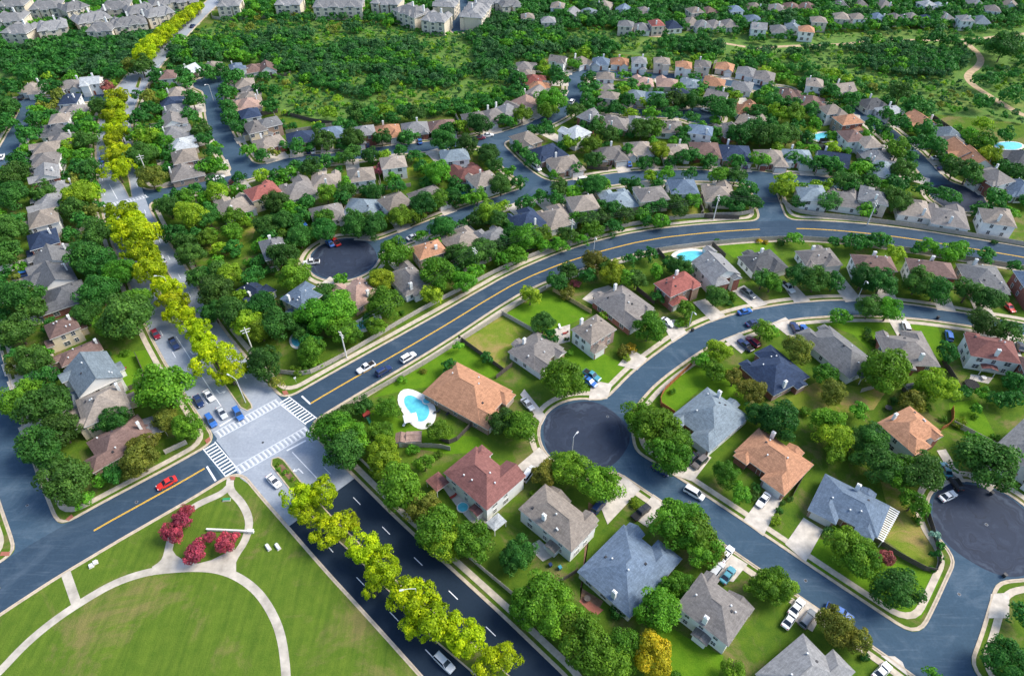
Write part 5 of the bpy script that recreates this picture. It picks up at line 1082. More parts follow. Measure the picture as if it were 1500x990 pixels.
fence([(1145, 296), (1162, 311), (1205, 318), (1258, 323), (1312, 330), (1392, 342), (1500, 360), (1560, 372)], WOODG, 'weathered fence along the main road beyond the connector street')
fence([(462, 622), (490, 607), (538, 580), (608, 543), (675, 501), (750, 453), (770, 441), (800, 424)], WOODG, 'weathered fence between the main road and the pool yard')
fence([(958, 370), (983, 366), (1050, 358), (1120, 352), (1202, 352), (1330, 368), (1458, 388), (1540, 402)], WOODG, 'weathered fence behind the houses on the bend')
for P, m, lab in (([(672, 497), (738, 545)], WOODD, 'dark fence between the pool yard and the patchy lawn'), ([(735, 461), (783, 488)], WOODG, 'weathered fence between the patchy and bright lawns'), ([(810, 427), (866, 460)], WOODT, 'new tan timber fence beside the bright lawn'), ([(750, 537), (727, 555)], WOODD, 'short dark fence behind the grey-brown roof'),
    ([(1013, 535), (957, 588), (988, 608)], WOODR, 'red-stained fence beside the street bend'), ([(932, 425), (958, 446)], WOODD, 'dark fence between two brick houses'), ([(963, 369), (975, 383)], WOODD, 'short dark fence meeting the main road fence'), ([(1043, 360), (1062, 378)], WOODD, 'dark fence beside the white shed'), ([(1278, 790), (1310, 812), (1368, 843), (1376, 826), (1372, 800), (1357, 752)], WOODD, 'black fence round the corner house yard'),
    ([(522, 668), (558, 704), (630, 765), (698, 828), (750, 871), (830, 940)], WOODG, 'pale fence along the boulevard behind the spa house'), ([(1187, 680), (1160, 728)], WOODD, 'dark fence between orange and slate-blue roofs'), ([(845, 838), (810, 860)], WOODD, 'dark fence between tan and slate-blue houses'), ([(693, 622), (660, 655), (640, 640)], WOODD, 'dark fence behind the orange pool house'), ([(590, 655), (640, 655), (660, 660)], WOODG, 'weathered fence beside the two sheds'), ([(1260, 575), (1285, 568)], WOODG, 'short tan fence behind the bend house'), ([(1380, 530), (1402, 565)], WOODD, 'dark fence beside the dark red-roofed house'), ([(1378, 630), (1395, 622), (1393, 600)], WOODR, 'red fence behind the pale orange roof'), ([(1395, 622), (1458, 655)], WOODG, 'weathered fence beside the green back lawn'),
    ([(200, 522), (217, 560), (190, 572)], WOODD, 'dark fence round the small yard by the boulevard'), ([(243, 665), (275, 650)], WOODG, 'pale fence at the crossroads corner'), ([(237, 276), (300, 257)], WOODG, 'pale fence at the corner of boulevard and winding street'), ([(1168, 193), (1182, 215), (1235, 221)], WOODG, 'far grey fence round a bright lawn'), ([(860, 247), (896, 252), (895, 240)], WOODD, 'dark fence enclosing a corner garden'), ([(415, 168), (470, 182), (500, 183)], WOODD, 'dark fence at the meadow edge'), ([(1025, 288), (1043, 315)], WOODD, 'dark fence down to the long fence'), ([(935, 305), (955, 325)], WOODD, 'dark fence beside the gabled house'), ([(310, 20), (312, 31), (375, 28), (395, 27)], WOODG, 'distant pale wall beside the flats meadow'), ([(1013, 535), (1060, 505)], WOODG, 'low weathered fence by the dark blue roof')):
    fence(P, m, lab)
fr_ = random.Random(4)
for a, b, c, sh, det in FENCEB:                              # back-garden fences of the houses farther off
    if det != 1: continue
    pts = [a, b, c]
    ok = all(sdf(*(p + (q - p) * t)) > 1.5 and not infoot(*(p + (q - p) * t), 0.2) for p, q in ((a, b), (b, c)) for t in np.linspace(0, 1, 7))
    ok1 = all(sdf(*(a + (b - a) * t)) > 1.5 and not infoot(*(a + (b - a) * t), 0.2) for t in np.linspace(0, 1, 7))
    if ok: fence([a, a + (b - a) * 0.9, b, b + (c - b) * 0.1, c], fr_.choice((WOODG, WOODG, WOODD)), 'garden fence behind the ' + sh, world=True)
    elif ok1: fence([a, b], fr_.choice((WOODG, WOODD)), 'side fence of the ' + sh, world=True)
# ------------------------------------------------------------------ poles and lamps
def upole(base, hgt, ang, label):
    c = G(*base); root = tag(link('utility_pole', None, None, (c[0], c[1], 0), ang), label, 'utility pole', 'utility poles along the roads')
    b = MB(); b.tube([(0, 0, -0.2), (0, 0, hgt * 0.5), (0, 0, hgt)], [0.24, 0.2, 0.15], 8); link('pole', b.mesh('pole', [STONE]), root)
    b = MB(); b.box(-1.5, 1.5, -0.09, 0.09, hgt - 1.0, hgt - 0.8, bot=True); b.box(-1.1, 1.1, -0.09, 0.09, hgt - 2.0, hgt - 1.82, bot=True); link('crossarm', b.mesh('crossarm', [STONE]), root)
    for x in (-1.4, 0, 1.4):
        b = MB(); b.cyl((x, 0), 0.09, 0.05, hgt - 0.8, hgt - 0.5, 6); link('insulator', b.mesh('insulator', [DARKMETAL]), root)
    return np.array((c[0], c[1], hgt - 0.5))
md_a = math.atan2(md[1], md[0]) + PI / 2
UP = [upole((372, 518), 11, 0.5, 'pale utility pole beside the boulevard near the cove yards'), upole((508, 524), 11, md_a, 'tall pale utility pole by the long fence near the oval pool'), upole((697, 400), 11, md_a, 'utility pole behind the long fence among small trees'), upole((836, 358), 11, md_a, 'utility pole on the verge where the main road starts to bend'), upole((1045, 322), 11, PI / 2 + 0.1, 'utility pole at the long fence near the connector street'), upole((1270, 330), 11, PI / 2 - 0.1, 'utility pole beyond the connector street'), upole((217, 258), 10, 0.4, 'pale utility pole near the winding street corner')]
for k in range(1, 5):
    a, b = UP[k], UP[k + 1]; n = np.array((-(b - a)[1], (b - a)[0], 0)); n /= np.linalg.norm(n); m = MB()
    for off in (-1.3, 0, 1.3):
        m.tube([tuple(a + (b - a) * t + n * off + np.array((0, 0, -4 * 1.0 * t * (1 - t)))) for t in np.linspace(0, 1, 9)], 0.03, 3)
    tag(link('power_line', m.mesh('power_line', [DARKMETAL])), f'three thin wires strung between the {ORD[k]} and {ORD[k + 1]} poles of the main road', 'power line')
def lamp(base, to, hgt, reach, label):
    c = G(*base); t = G(*to); d = (t - c) / np.hypot(*(t - c)); ang = math.atan2(d[1], d[0])
    root = tag(link('street_lamp', None, None, (c[0], c[1], 0), ang), label, 'street lamp', 'street lamps')
    b = MB(); b.tube([(0, 0, -0.1), (0, 0, hgt * 0.6), (0, 0, hgt)], [0.13, 0.1, 0.08], 7); link('pole', b.mesh('pole', [METALW]), root)
    b = MB(); b.tube([(0, 0, hgt - 0.1), (reach * 0.5, 0, hgt + 0.45), (reach, 0, hgt + 0.5)], [0.07, 0.06, 0.06], 6); link('arm', b.mesh('arm', [METALW]), root)
    b = MB(); b.box(reach - 0.1, reach + 0.8, -0.2, 0.2, hgt + 0.4, hgt + 0.6, bot=True, taper=0.05); link('lamp_head', b.mesh('lamp_head', [METALW]), root)
lamp((360, 590), (300, 560), 10, 2.5, 'grey street lamp on the tip of the median north of the crossroads'); lamp((615, 892), (575, 900), 10, 2.6, 'white street lamp rising among the median trees beside the park'); lamp((256, 440), (230, 440), 10, 2.4, 'street lamp half hidden in the median trees')
lamp((1009, 479), (1020, 492), 6.5, 1.2, 'teal-grey lamp on the bend by the red brick house'); lamp((1257, 435), (1262, 445), 7, 1.2, 'street lamp beneath the round tree on the bend'); lamp((838, 662), (860, 640), 6.5, 1.2, 'street lamp at the edge of the knuckle turning circle')
lamp((869, 374), (873, 385), 8, 1.5, 'slim lamp standing on the main road verge'); lamp((313, 148), (305, 150), 8, 1.2, 'distant lamp on the steep street'); lamp((703, 200), (704, 207), 7, 1.2, 'distant lamp on the winding street')
# ------------------------------------------------------------------ cars
def loft(b, secs, mi=0):
    rings = [[(x, -w, z0), (x, -w * 1.0, z0 + 0.45 * (z1 - z0)), (x, -w * 0.9, z1 - 0.03), (x, -w * 0.55, z1), (x, w * 0.55, z1), (x, w * 0.9, z1 - 0.03), (x, w * 1.0, z0 + 0.45 * (z1 - z0)), (x, w, z0)] for x, z0, z1, w in secs]
    for a, c in zip(rings[:-1], rings[1:]):
        for k in range(7): b.face([a[k], a[k + 1], c[k + 1], c[k]], mi)
    b.face(rings[0][::-1], mi); b.face(rings[-1], mi)
PAINTS = {}
def paint(n, c):
    m, t, b = nodes('paint_' + n); b.inputs['Base Color'].default_value = (*c, 1); b.inputs['Roughness'].default_value = 0.35; b.inputs['Coat Weight'].default_value = 0.4
    v = coords(t); f = noise(t, v, 6, 2); t.links.new(ramp(t, f, [(0.3, tuple(x * 0.93 for x in c)), (0.7, tuple(min(1, x * 1.05) for x in c))]), b.inputs['Base Color'])
    PAINTS[n] = m
for n, c in dict(white=(0.78, 0.78, 0.78), silver=(0.5, 0.52, 0.54), black=(0.012, 0.013, 0.016), red=(0.62, 0.03, 0.025), maroon=(0.2, 0.012, 0.03), blue=(0.03, 0.13, 0.42), navy=(0.012, 0.03, 0.11), teal=(0.06, 0.26, 0.33), grey=(0.16, 0.18, 0.2), brown=(0.13, 0.11, 0.10)).items(): paint(n, c)
def car_parts(kind):
    P = {}
    L = {'sedan': 2.35, 'suv': 2.4, 'pickup': 2.75, 'van': 2.5}[kind]; W = 0.93
    b = MB()
    if kind == 'pickup': loft(b, [(-L, 0.45, 0.95, W * 0.95), (-L + 0.1, 0.38, 1.0, W), (-0.75, 0.38, 1.02, W), (0.2, 0.38, 1.05, W), (1.2, 0.38, 1.04, W), (L - 0.25, 0.4, 0.95, W * 0.96), (L, 0.45, 0.8, W * 0.86)])
    elif kind == 'sedan': loft(b, [(-L, 0.42, 0.82, W * 0.84), (-L + 0.18, 0.34, 0.93, W * 0.96), (-1.3, 0.3, 0.96, W), (0, 0.28, 0.94, W), (1.0, 0.3, 0.92, W), (L - 0.4, 0.33, 0.78, W * 0.95), (L, 0.4, 0.62, W * 0.78)])
    else: loft(b, [(-L, 0.45, 1.0, W * 0.9), (-L + 0.12, 0.38, 1.05, W * 0.98), (0, 0.34, 1.05, W), (1.1, 0.36, 1.04, W), (L - 0.3, 0.4, 0.92, W * 0.95), (L, 0.45, 0.75, W * 0.82)])
    P['body'] = b
    # cabin: base x0..x1 at zb, roof rx0..rx1 at zt
    x0, x1, r0, r1, zb, zt = {'sedan': (-1.75, 0.95, -0.95, 0.2, 0.92, 1.42), 'suv': (-2.3, 1.05, -2.05, 0.35, 1.03, 1.72), 'pickup': (-0.85, 1.2, -0.65, 0.5, 1.02, 1.75), 'van': (-2.4, 1.5, -2.25, 0.75, 1.03, 1.85)}[kind]
    wb, wt = W * 0.9, W * 0.72
    B = [(x0, -wb, zb), (x1, -wb, zb), (x1, wb, zb), (x0, wb, zb)]; Tt = [(r0, -wt, zt), (r1, -wt, zt), (r1, wt, zt), (r0, wt, zt)]
    b = MB(); b.face(Tt, 0); g = [tuple(p) for p in Tt]
    b.box(r0 + 0.06, r1 - 0.06, -wt + 0.06, wt - 0.06, zt, zt + 0.05, 0, taper=0.06)
    for k in range(4):                                       # pillars
        p, q = Vector(B[k]), Vector(Tt[k]); b.tube([p, q], 0.045, 4)
    P['roof'] = b
    for nm, k in (('side_window', 0), ('windscreen', 1), ('side_window', 2), ('rear_window', 3)):
        b = MB(); b.face([B[k], B[(k + 1) % 4], Tt[(k + 1) % 4], Tt[k]]); P[nm + str(k)] = b
    if kind == 'pickup':
        b = MB(); b.face([(-L + 0.15, -W * 0.82, 1.03), (-0.95, -W * 0.82, 1.03), (-0.95, W * 0.82, 1.03), (-L + 0.15, W * 0.82, 1.03)]); P['bed'] = b
    for s in (-1, 1):
        b = MB(); b.box(L - 0.16, L - 0.02, s * 0.62 - 0.14, s * 0.62 + 0.14, 0.6, 0.74); P['headlight' + str(s)] = b
        b = MB(); b.box(-L - 0.02, -L + 0.1, s * 0.66 - 0.12, s * 0.66 + 0.12, 0.68, 0.86); P['taillight' + str(s)] = b
    out = []
    for nm, b in P.items():
        nme = nm.rstrip('-0123'); 
        m = GLASS if 'window' in nme or nme == 'windscreen' else (RUBBER if nme == 'bed' else (LAMPW if nme == 'headlight' else (LAMPR if nme == 'taillight' else PAINTS['white'])))
        out.append((nme, b.mesh(nme, [m])))
    return out, L
def wheel_mesh():
    b = MB(); n = 12
    for (ra, ya, rb, yb, mi) in ((0.33, -0.11, 0.33, 0.11, 0), (0.33, -0.11, 0.2, -0.12, 0), (0.33, 0.11, 0.2, 0.12, 0), (0.2, -0.115, 0.0, -0.1, 1), (0.2, 0.115, 0.0, 0.1, 1)):
        for k in range(n):
            a0, a1 = 2 * PI * k / n, 2 * PI * (k + 1) / n
            pts = [(ra * math.cos(a0), ya, ra * math.sin(a0)), (ra * math.cos(a1), ya, ra * math.sin(a1)), (rb * math.cos(a1), yb, rb * math.sin(a1)), (rb * math.cos(a0), yb, rb * math.sin(a0))]
            b.face(pts[:3] if rb == 0 else pts, mi)
    return b.mesh('wheel', [RUBBER, RIM])
WHEEL = wheel_mesh(); CARP = {k: car_parts(k) for k in ('sedan', 'suv', 'pickup', 'van')}
def car(px, col, kind, label, d=None, z=0.02, sc=1.0):
    c = G(*px, 0.7); j, i = cell(*c)
    if d is None: ang = TANG[j, i]
    elif isinstance(d, (int, float)): ang = TANG[j, i] + d
    else: v = G(*d) - c; ang = math.atan2(v[1], v[0])
    if sdf(*c) > 0.3 and z == 0.02: z = 0.115
    root = tag(link('car' if kind in ('sedan', 'suv') else kind, None, None, (c[0], c[1], z), ang, (sc,) * 3), label, {'sedan': 'car', 'suv': 'car', 'pickup': 'pickup truck', 'van': 'van'}[kind], 'cars of the neighbourhood')
    parts, L = CARP[kind]
    for nme, me in parts:
        o = link(nme, me, root)
        if nme in ('body', 'roof'): o.material_slots[0].link = 'OBJECT'; o.material_slots[0].material = PAINTS[col]
    for x in (-L * 0.58, L * 0.6):
        for s in (-1, 1): link('wheel', WHEEL, root, (x, s * 0.84, 0.33))
SC = 1.08
CARS = [((244, 707), 'red', 'sedan', 'bright red car driving along the main road beside the park', PI), ((401, 704), 'white', 'sedan', 'white car beside the flower bed south of the crossroads', (440, 745)), ((651, 970), 'silver', 'suv', 'silver car on the fresh black asphalt beside the median', (690, 1010)),
 ((228, 489), 'maroon', 'sedan', 'dark maroon car in the kerb lane of the boulevard', (250, 525)), ((255, 503), 'navy', 'pickup', 'dark blue pickup on the boulevard beside the maroon car', (276, 536)), ((291, 587), 'navy', 'sedan', 'dark blue car queueing behind the bright blue one', (308, 616)), ((306, 579), 'white', 'sedan', 'white car queueing beside the dark blue one', (325, 604)), ((309, 616), 'blue', 'suv', 'bright blue car first in the kerb lane queue', (325, 640)), ((325, 604), 'silver', 'sedan', 'silver car waiting at the north crosswalk', (340, 628)), ((349, 606), 'blue', 'suv', 'blue car stopping in the turning lane beside the median tip', (360, 625)),
 ((536, 538), 'white', 'pickup', 'white pickup crossing the yellow line on the main road', (432, 598)), ((562, 543), 'navy', 'suv', 'dark car driving beside the white pickup', (662, 485)), ((598, 523), 'white', 'suv', 'white car ahead of the dark one on the main road', (698, 465)),
 ((968, 688), 'navy', 'sedan', 'dark blue car parked at the kerb past the knuckle', (990, 703)), ((1017, 722), 'white', 'van', 'white van parked at the kerb downhill of the dark blue car', (1040, 738)), ((1091, 456), 'blue', 'sedan', 'blue car parked on the bend', 0), ((1103, 473), 'navy', 'sedan', 'dark car on the bend across from the blue one', 0), ((1230, 897), 'blue', 'pickup', 'blue pickup parked under the olive tree', (1255, 914)), ((1389, 726), 'white', 'sedan', 'white sports car on the corner turning circle', (1405, 720)), ((1399, 706), 'black', 'suv', 'black car parked at the drive by the turning circle', (1385, 690)), ((1386, 688), 'teal', 'sedan', 'teal car behind the black one on the narrow drive', (1376, 670)),
 ((149, 234), 'blue', 'sedan', 'blue car alone on the boulevard beside the dense yellow row', 0), ((282, 38), 'navy', 'sedan', 'distant dark car on the boulevard beyond the bend', 0), ((491, 354), 'red', 'pickup', 'red pickup parked on the cove turning circle', (480, 345)), ((483, 356), 'blue', 'sedan', 'blue car beside the red pickup', (472, 347)), ((456, 384), 'white', 'pickup', 'white pickup on the cove turning circle kerb', (440, 388)),
 ((939, 750), 'black', 'pickup', 'black pickup on the drive of the big slate-blue roof', (968, 727)), ((877, 741), 'navy', 'suv', 'dark blue car by the tan-roofed house', (900, 715)), ((774, 694), 'white', 'van', 'white van beside the dark red roof', (795, 668)), ((1064, 811), 'white', 'sedan', 'white car at the street end of the drive with the teal car', (1078, 795)), ((1066, 842), 'teal', 'sedan', 'teal car on the drive of the square grey-brown roof', (1082, 822)), ((1050, 834), 'silver', 'suv', 'silver car beside the teal one', (1066, 814)), ((1025, 677), 'brown', 'suv', 'dark brown car on the drive of the pale blue-grey roof', (1000, 700)), ((1012, 672), 'black', 'sedan', 'black car beside the dark brown one', (990, 695)), ((1118, 732), 'white', 'sedan', 'white car on the drive of the orange-roofed brick house', (1100, 756)), ((1167, 889), 'white', 'sedan', 'white car on the drive of the large grey roof', (1185, 866)), ((1183, 906), 'grey', 'suv', 'dark grey car beside the white one', (1200, 884)), ((1157, 907), 'white', 'sedan', 'white car nearest the garage of the large grey roof', (1172, 885)),
 ((867, 550), 'teal', 'pickup', 'teal pickup by the round tree at the knuckle', (882, 562)), ((864, 559), 'blue', 'sedan', 'blue car beside the teal pickup', (880, 572)), ((978, 472), 'white', 'sedan', 'white car on the drive of the wide brick house', (998, 488)), ((1096, 430), 'grey', 'pickup', 'grey pickup on the drive of the grey gable', (1112, 444)), ((1092, 506), 'navy', 'pickup', 'dark blue pickup on the drive of the dark blue roof', (1070, 490)), ((1103, 501), 'maroon', 'suv', 'maroon car beside the dark blue pickup', (1082, 486)), ((773, 592), 'silver', 'sedan', 'silver car on the drive of the orange pool house', (790, 612)), ((1154, 421), 'white', 'pickup', 'white pickup on the drive of the mottled dark roof', (1172, 440)), ((1478, 450), 'red', 'sedan', 'red car on the drive of the long grey roof', (1490, 465)), ((1164, 480), 'navy', 'suv', 'dark blue car on the drive of the bend house', (1155, 465)), ((1179, 483), 'blue', 'sedan', 'small blue car beside the dark blue one on the bend', (1170, 468)), ((1327, 479), 'white', 'suv', 'white car in front of the striped lawn house', (1320, 465)), ((1390, 492), 'blue', 'suv', 'blue car on the drive of the dark red roof on the bend', (1385, 475)), ((30, 403), 'blue', 'suv', 'blue car beside the western row of grey roofs', (0, 410)), ((1292, 983), 'white', 'sedan', 'white car at the very edge of the drive below the olive trees', (1310, 965)), ((1495, 508), 'black', 'sedan', 'black car between the two brick and dark red houses', (1490, 490)),
 ((703, 202), 'maroon', 'sedan', 'maroon car parked on the winding street', 0), ((715, 198), 'white', 'sedan', 'white car parked ahead of the maroon one', 0), ((320, 260), 'white', 'sedan', 'white car on the winding street by the corner fence', 0), ((452, 221), 'navy', 'suv', 'dark blue car on the drive of the meadow row navy house', PI / 2), ((459, 221), 'white', 'sedan', 'white car beside the dark blue one in the meadow row', PI / 2), ((531, 212), 'grey', 'sedan', 'grey car on a meadow row drive', PI / 2), ((538, 212), 'navy', 'sedan', 'dark blue car beside the grey one in the meadow row', PI / 2), ((615, 207), 'blue', 'sedan', 'blue car on the drive before the brown meadow row roof', PI / 2), ((606, 320), 'white', 'sedan', 'white car half hidden by a tree on the cove street', PI / 2), ((786, 246), 'white', 'van', 'white van by the tan house on the cross street', 0), ((855, 263), 'white', 'suv', 'white car parked on the ridge street near its start', 0), ((921, 240), 'blue', 'sedan', 'blue car on a ridge street drive', PI / 2), ((1035, 161), 'white', 'sedan', 'white car on the middle street circle', 0), ((838, 149), 'white', 'suv', 'white car on the winding bend', 0), ((1091, 243), 'navy', 'sedan', 'dark blue car on the drive beside the navy roof', PI / 2), ((930, 157), 'black', 'sedan', 'black car under the middle street trees', PI / 2), ((1372, 232), 'white', 'sedan', 'white car on an east street drive', PI / 2), ((1382, 247), 'navy', 'sedan', 'dark car farther down the east street drives', PI / 2), ((1300, 175), 'white', 'suv', 'white car at the top of the east street', PI / 2), ((32, 143), 'black', 'suv', 'black car beside the western wood house', PI / 2), ((17, 166), 'black', 'sedan', 'black car on the far western street', PI / 2), ((2, 230), 'white', 'sedan', 'white car on the far western street', 0), ((443, 327), 'blue', 'sedan', 'blue car on the cove drive among trees', PI / 2), ((238, 380), 'silver', 'sedan', 'silver car on the boulevard passing the yellow trees', 0), ((715, 323), 'teal', 'sedan', 'teal car on the cove street near its top', PI / 2), ((605, 347), 'silver', 'sedan', 'silver car on the cove street', 0)]
for px, col, kind, lab, d in CARS: car(px, col, kind, lab, d, sc=SC)
# ------------------------------------------------------------------ pools, sheds, garden things
def blob(c, rx, ry, ang, n=28, wob=0.0):
    out = []
    for k in range(n):
        a = 2 * PI * k / n; r = 1 + wob * math.sin(2 * a + 0.6) + wob * 0.6 * math.sin(3 * a)
        x, y = rx * r * math.cos(a), ry * r * math.sin(a); out.append(np.array((c[0] + x * math.cos(ang) - y * math.sin(ang), c[1] + x * math.sin(ang) + y * math.cos(ang))))
    return out
def slab(b, pts, z0, z1, mi=0):
    n = len(pts); b.face([(*p, z1) for p in pts], mi)
    for k in range(n): b.face([(*pts[k], z0), (*pts[(k + 1) % n], z0), (*pts[(k + 1) % n], z1), (*pts[k], z1)], mi)
def pool(px, rx, ry, ang, wob, deck, label, spa=None):
    c = G(*px); root = tag(link('swimming_pool', None, None, (c[0], c[1], 0)), label, 'swimming pool'); z = np.zeros(2)
    b = MB(); slab(b, blob(z, rx * deck, ry * deck, ang, 28, wob * 0.6), -0.05, 0.10); link('deck', b.mesh('deck', [STONE]), root)
    b = MB(); slab(b, blob(z, rx + 0.25, ry + 0.25, ang, 28, wob), 0.0, 0.16); link('rim', b.mesh('rim', [STONE]), root)
    b = MB(); slab(b, blob(z, rx, ry, ang, 28, wob), 0.0, 0.175); link('water', b.mesh('water', [WATER]), root)
    if spa: 
        b = MB(); slab(b, blob(np.array(spa[:2]), spa[2] + 0.35, spa[2] + 0.35, 0, 16), 0, 0.4); s_ = link('spa', b.mesh('spa', [STONE]), root)
        b = MB(); slab(b, blob(np.array(spa[:2]), spa[2], spa[2], 0, 16), 0.1, 0.42); link('water', b.mesh('water', [WATER]), s_)
pool((611, 598), 4.8, 3.0, 2.0, 0.17, 1.6, 'curved turquoise pool with a round spa on a white deck', (2.6, 2.6, 1.1)); pool((1012, 376), 5.0, 3.4, 0.1, 0.08, 1.4, 'pale turquoise pool behind the grey gable'); pool((437, 498), 2.0, 3.0, 0.3, 0.1, 1.35, 'oval blue pool beneath the cove trees'); pool((678, 743), 1.3, 1.3, 0, 0.0, 1.2, 'small round blue spa behind the dark red roof'); pool((536, 474), 3.4, 2.2, 0.6, 0.1, 1.6, 'narrow pool behind the pinkish roof'); pool((672, 287), 3.6, 2.6, 0.4, 0.1, 1.5, 'blue pool near the darkred cove street roofs'.replace('darkred ', '')); pool((1208, 201), 5.5, 4.0, 0.2, 0.1, 1.3, 'far turquoise pool on a bright lawn'); pool((1478, 214), 6.0, 3.6, 0.1, 0.06, 1.15, 'far bright blue pool at the meadow side')
def shed(px, ang, lx, ly, rm, wm, label, cat='shed', hgt=2.1, wallless=False):
    c = G(*px, hgt); root = tag(link(cat.replace(' ', '_'), None, None, (c[0], c[1], 0), ang), label, cat); b = MB()
    if wallless:
        for sx in (-1, 1):
            for sy in (-1, 1):
                q = MB(); q.box(-0.08, 0.08, -0.08, 0.08, -0.05, hgt - 0.1); link('post', q.mesh('post', [wm]), root, (sx * (lx / 2 - 0.2), sy * (ly / 2 - 0.2), 0))
    else:
        b.box(-lx / 2 + 0.15, lx / 2 - 0.15, -ly / 2 + 0.15, ly / 2 - 0.15, -0.05, hgt - 0.18, top=False); link('wall', b.mesh('wall', [wm]), root)
        q = MB(); q.box(-0.5, 0.5, -0.05, 0.05, 0, 1.8); link('door', q.mesh('door', [TRIM]), root, (0, -ly / 2 + 0.14, 0.02))
    r = MB(); roof_hip(r, -lx / 2, lx / 2, -ly / 2, ly / 2, hgt, 0.4, not wallless, not wallless); link('roof', r.mesh('roof', [rm, TRIM]), root)
shed((587, 641), 0.05, 3.0, 3.4, ROOF['pink'], WOODT, 'small pink-roofed shed next to a larger one'); shed((606, 639), 0.05, 4.2, 3.6, ROOF['pink'], WOODT, 'pink-roofed shed behind the pool lawn'); shed((1040, 366), 0.5, 3.6, 4.0, ROOF['grey'], WHITE, 'white garden shed beside the pale pool'); shed((1335, 567), 0.2, 3.2, 3.0, ROOF['charcoal'], WOODD, 'dark shed behind the striped lawn house'); shed((222, 623), 0.45, 6.5, 7.0, ROOF['grey'], WOODG, 'grey slatted pergola beside the crossroads brown roof', 'pergola', 2.5, True); shed((727, 764), 0.75, 4.0, 3.2, ROOF['pale'], TRIM, 'white carport by the dark red roof', 'carport', 2.6, True); shed((641, 705), 0.75, 4.2, 4.6, ROOF['darkred'], TRIM, 'dark red patio roof beside the spa', 'patio roof', 2.7, True); shed((288, 517 - 225), 0.3, 4, 4, ROOF['brown'], WOODD, 'small brown shed among trees below the winding street')
c0, c1 = G(1284, 789, 2.6), G(1309, 744, 2.6); e = c1 - c0; Lp = np.hypot(*e); c = (c0 + c1) / 2; root = tag(link('pergola', None, None, (c[0], c[1], 0), math.atan2(e[1], e[0])), 'white slatted pergola along the corner house wall', 'pergola')
for s in (-1, 1):
    b = MB(); b.box(-Lp / 2, Lp / 2, s * 1.3 - 0.1, s * 1.3 + 0.1, 2.5, 2.7, bot=True); link('beam', b.mesh('beam', [TRIM]), root)
sm = MB(); sm.box(-0.17, 0.17, -1.55, 1.55, 2.703, 2.80, bot=True); sm = sm.mesh('slat', [TRIM]); pm_ = MB(); pm_.box(-0.1, 0.1, -0.1, 0.1, -0.05, 2.5); pm_ = pm_.mesh('post', [TRIM])
for k in range(16): link('slat', sm, root, (-Lp / 2 + (k + 0.5) * Lp / 16, 0, 0))
for k in range(4):
    for s in (-1, 1): link('post', pm_, root, (-Lp / 2 + 0.3 + k * (Lp - 0.6) / 3, s * 1.3, 0))
# play set
c = G(537, 612); root = tag(link('play_set', None, None, (c[0], c[1], 0), 0.6), 'wooden play set with red canopy and green slide', 'play set')
b = MB()
for x in (-0.8, 0.8):
    for y in (-0.8, 0.8): b.box(x - 0.07, x + 0.07, y - 0.07, y + 0.07, -0.05, 2.4)
b.box(-0.9, 0.9, -0.9, 0.9, 1.2, 1.3, bot=True); b.tube([(0.8, 0, 2.3), (4.2, 0, 2.3)], 0.08); b.tube([(4.2, -1.2, 0), (4.2, 0, 2.3), (4.2, 1.2, 0)], 0.08); link('frame', b.mesh('frame', [WOODD]), root)
b = MB(); roof_hip(b, -1.1, 1.1, -1.1, 1.1, 2.4, 0.9, True, True); link('canopy', b.mesh('canopy', [FABRICR, FABRICR]), root)
b = MB(); b.face([(-0.4, -0.9, 1.3), (0.4, -0.9, 1.3), (0.4, -3.2, 0.15), (-0.4, -3.2, 0.15)]); b.face([(-0.4, -0.9, 1.5), (-0.4, -0.9, 1.3), (-0.4, -3.2, 0.15), (-0.4, -3.2, 0.35)]); b.face([(0.4, -0.9, 1.5), (0.4, -0.9, 1.3), (0.4, -3.2, 0.15), (0.4, -3.2, 0.35)]); link('slide', b.mesh('slide', [GREENP]), root)
for x in (2.0, 3.2):
    b = MB(); b.tube([(x, 0, 2.3), (x, 0, 0.5)], 0.02, 4); b.box(x - 0.25, x + 0.25, -0.1, 0.1, 0.46, 0.5, bot=True); link('swing', b.mesh('swing', [DARKMETAL]), root)
# sunshade and loungers by the curved pool
c = G(601, 611, 2.4); root = tag(link('sunshade', None, None, (c[0], c[1], 0), 0.3), 'square white sunshade on the pool deck', 'sunshade'); b = MB(); b.tube([(0, 0, 0), (0, 0, 2.5)], 0.05); link('pole', b.mesh('pole', [METALW]), root); b = MB()
cc_ = [(-1.9, -1.5, 2.2), (1.9, -1.5, 2.2), (1.9, 1.5, 2.2), (-1.9, 1.5, 2.2)]
for k in range(4): b.face([cc_[k], cc_[(k + 1) % 4], (0, 0, 2.75)])
link('canopy', b.mesh('canopy', [FABRICW]), root)
def bench(px, ang, m, label, cat='lounge chair', sc=1.0):
    c = G(*px); root = tag(link(cat.replace(' ', '_'), None, None, (c[0], c[1], 0.1), ang, (sc,) * 3), label, cat, 'garden furniture')
    b = MB(); b.box(-0.9, 0.5, -0.33, 0.33, 0.3, 0.4, bot=True); link('seat', b.mesh('seat', [m]), root); b = MB(); b.face([(0.5, -0.33, 0.38), (0.5, 0.33, 0.38), (1.0, 0.33, 0.85), (1.0, -0.33, 0.85)]); b.face([(1.0, -0.33, 0.8), (1.0, 0.33, 0.8), (0.5, 0.33, 0.33), (0.5, -0.33, 0.33)]); link('backrest', b.mesh('backrest', [m]), root)
    for x in (-0.8, 0.4):
        for y in (-0.28, 0.28): b = MB(); b.box(x - 0.03, x + 0.03, y - 0.03, y + 0.03, -0.05, 0.3); link('leg', b.mesh('leg', [DARKMETAL]), root)
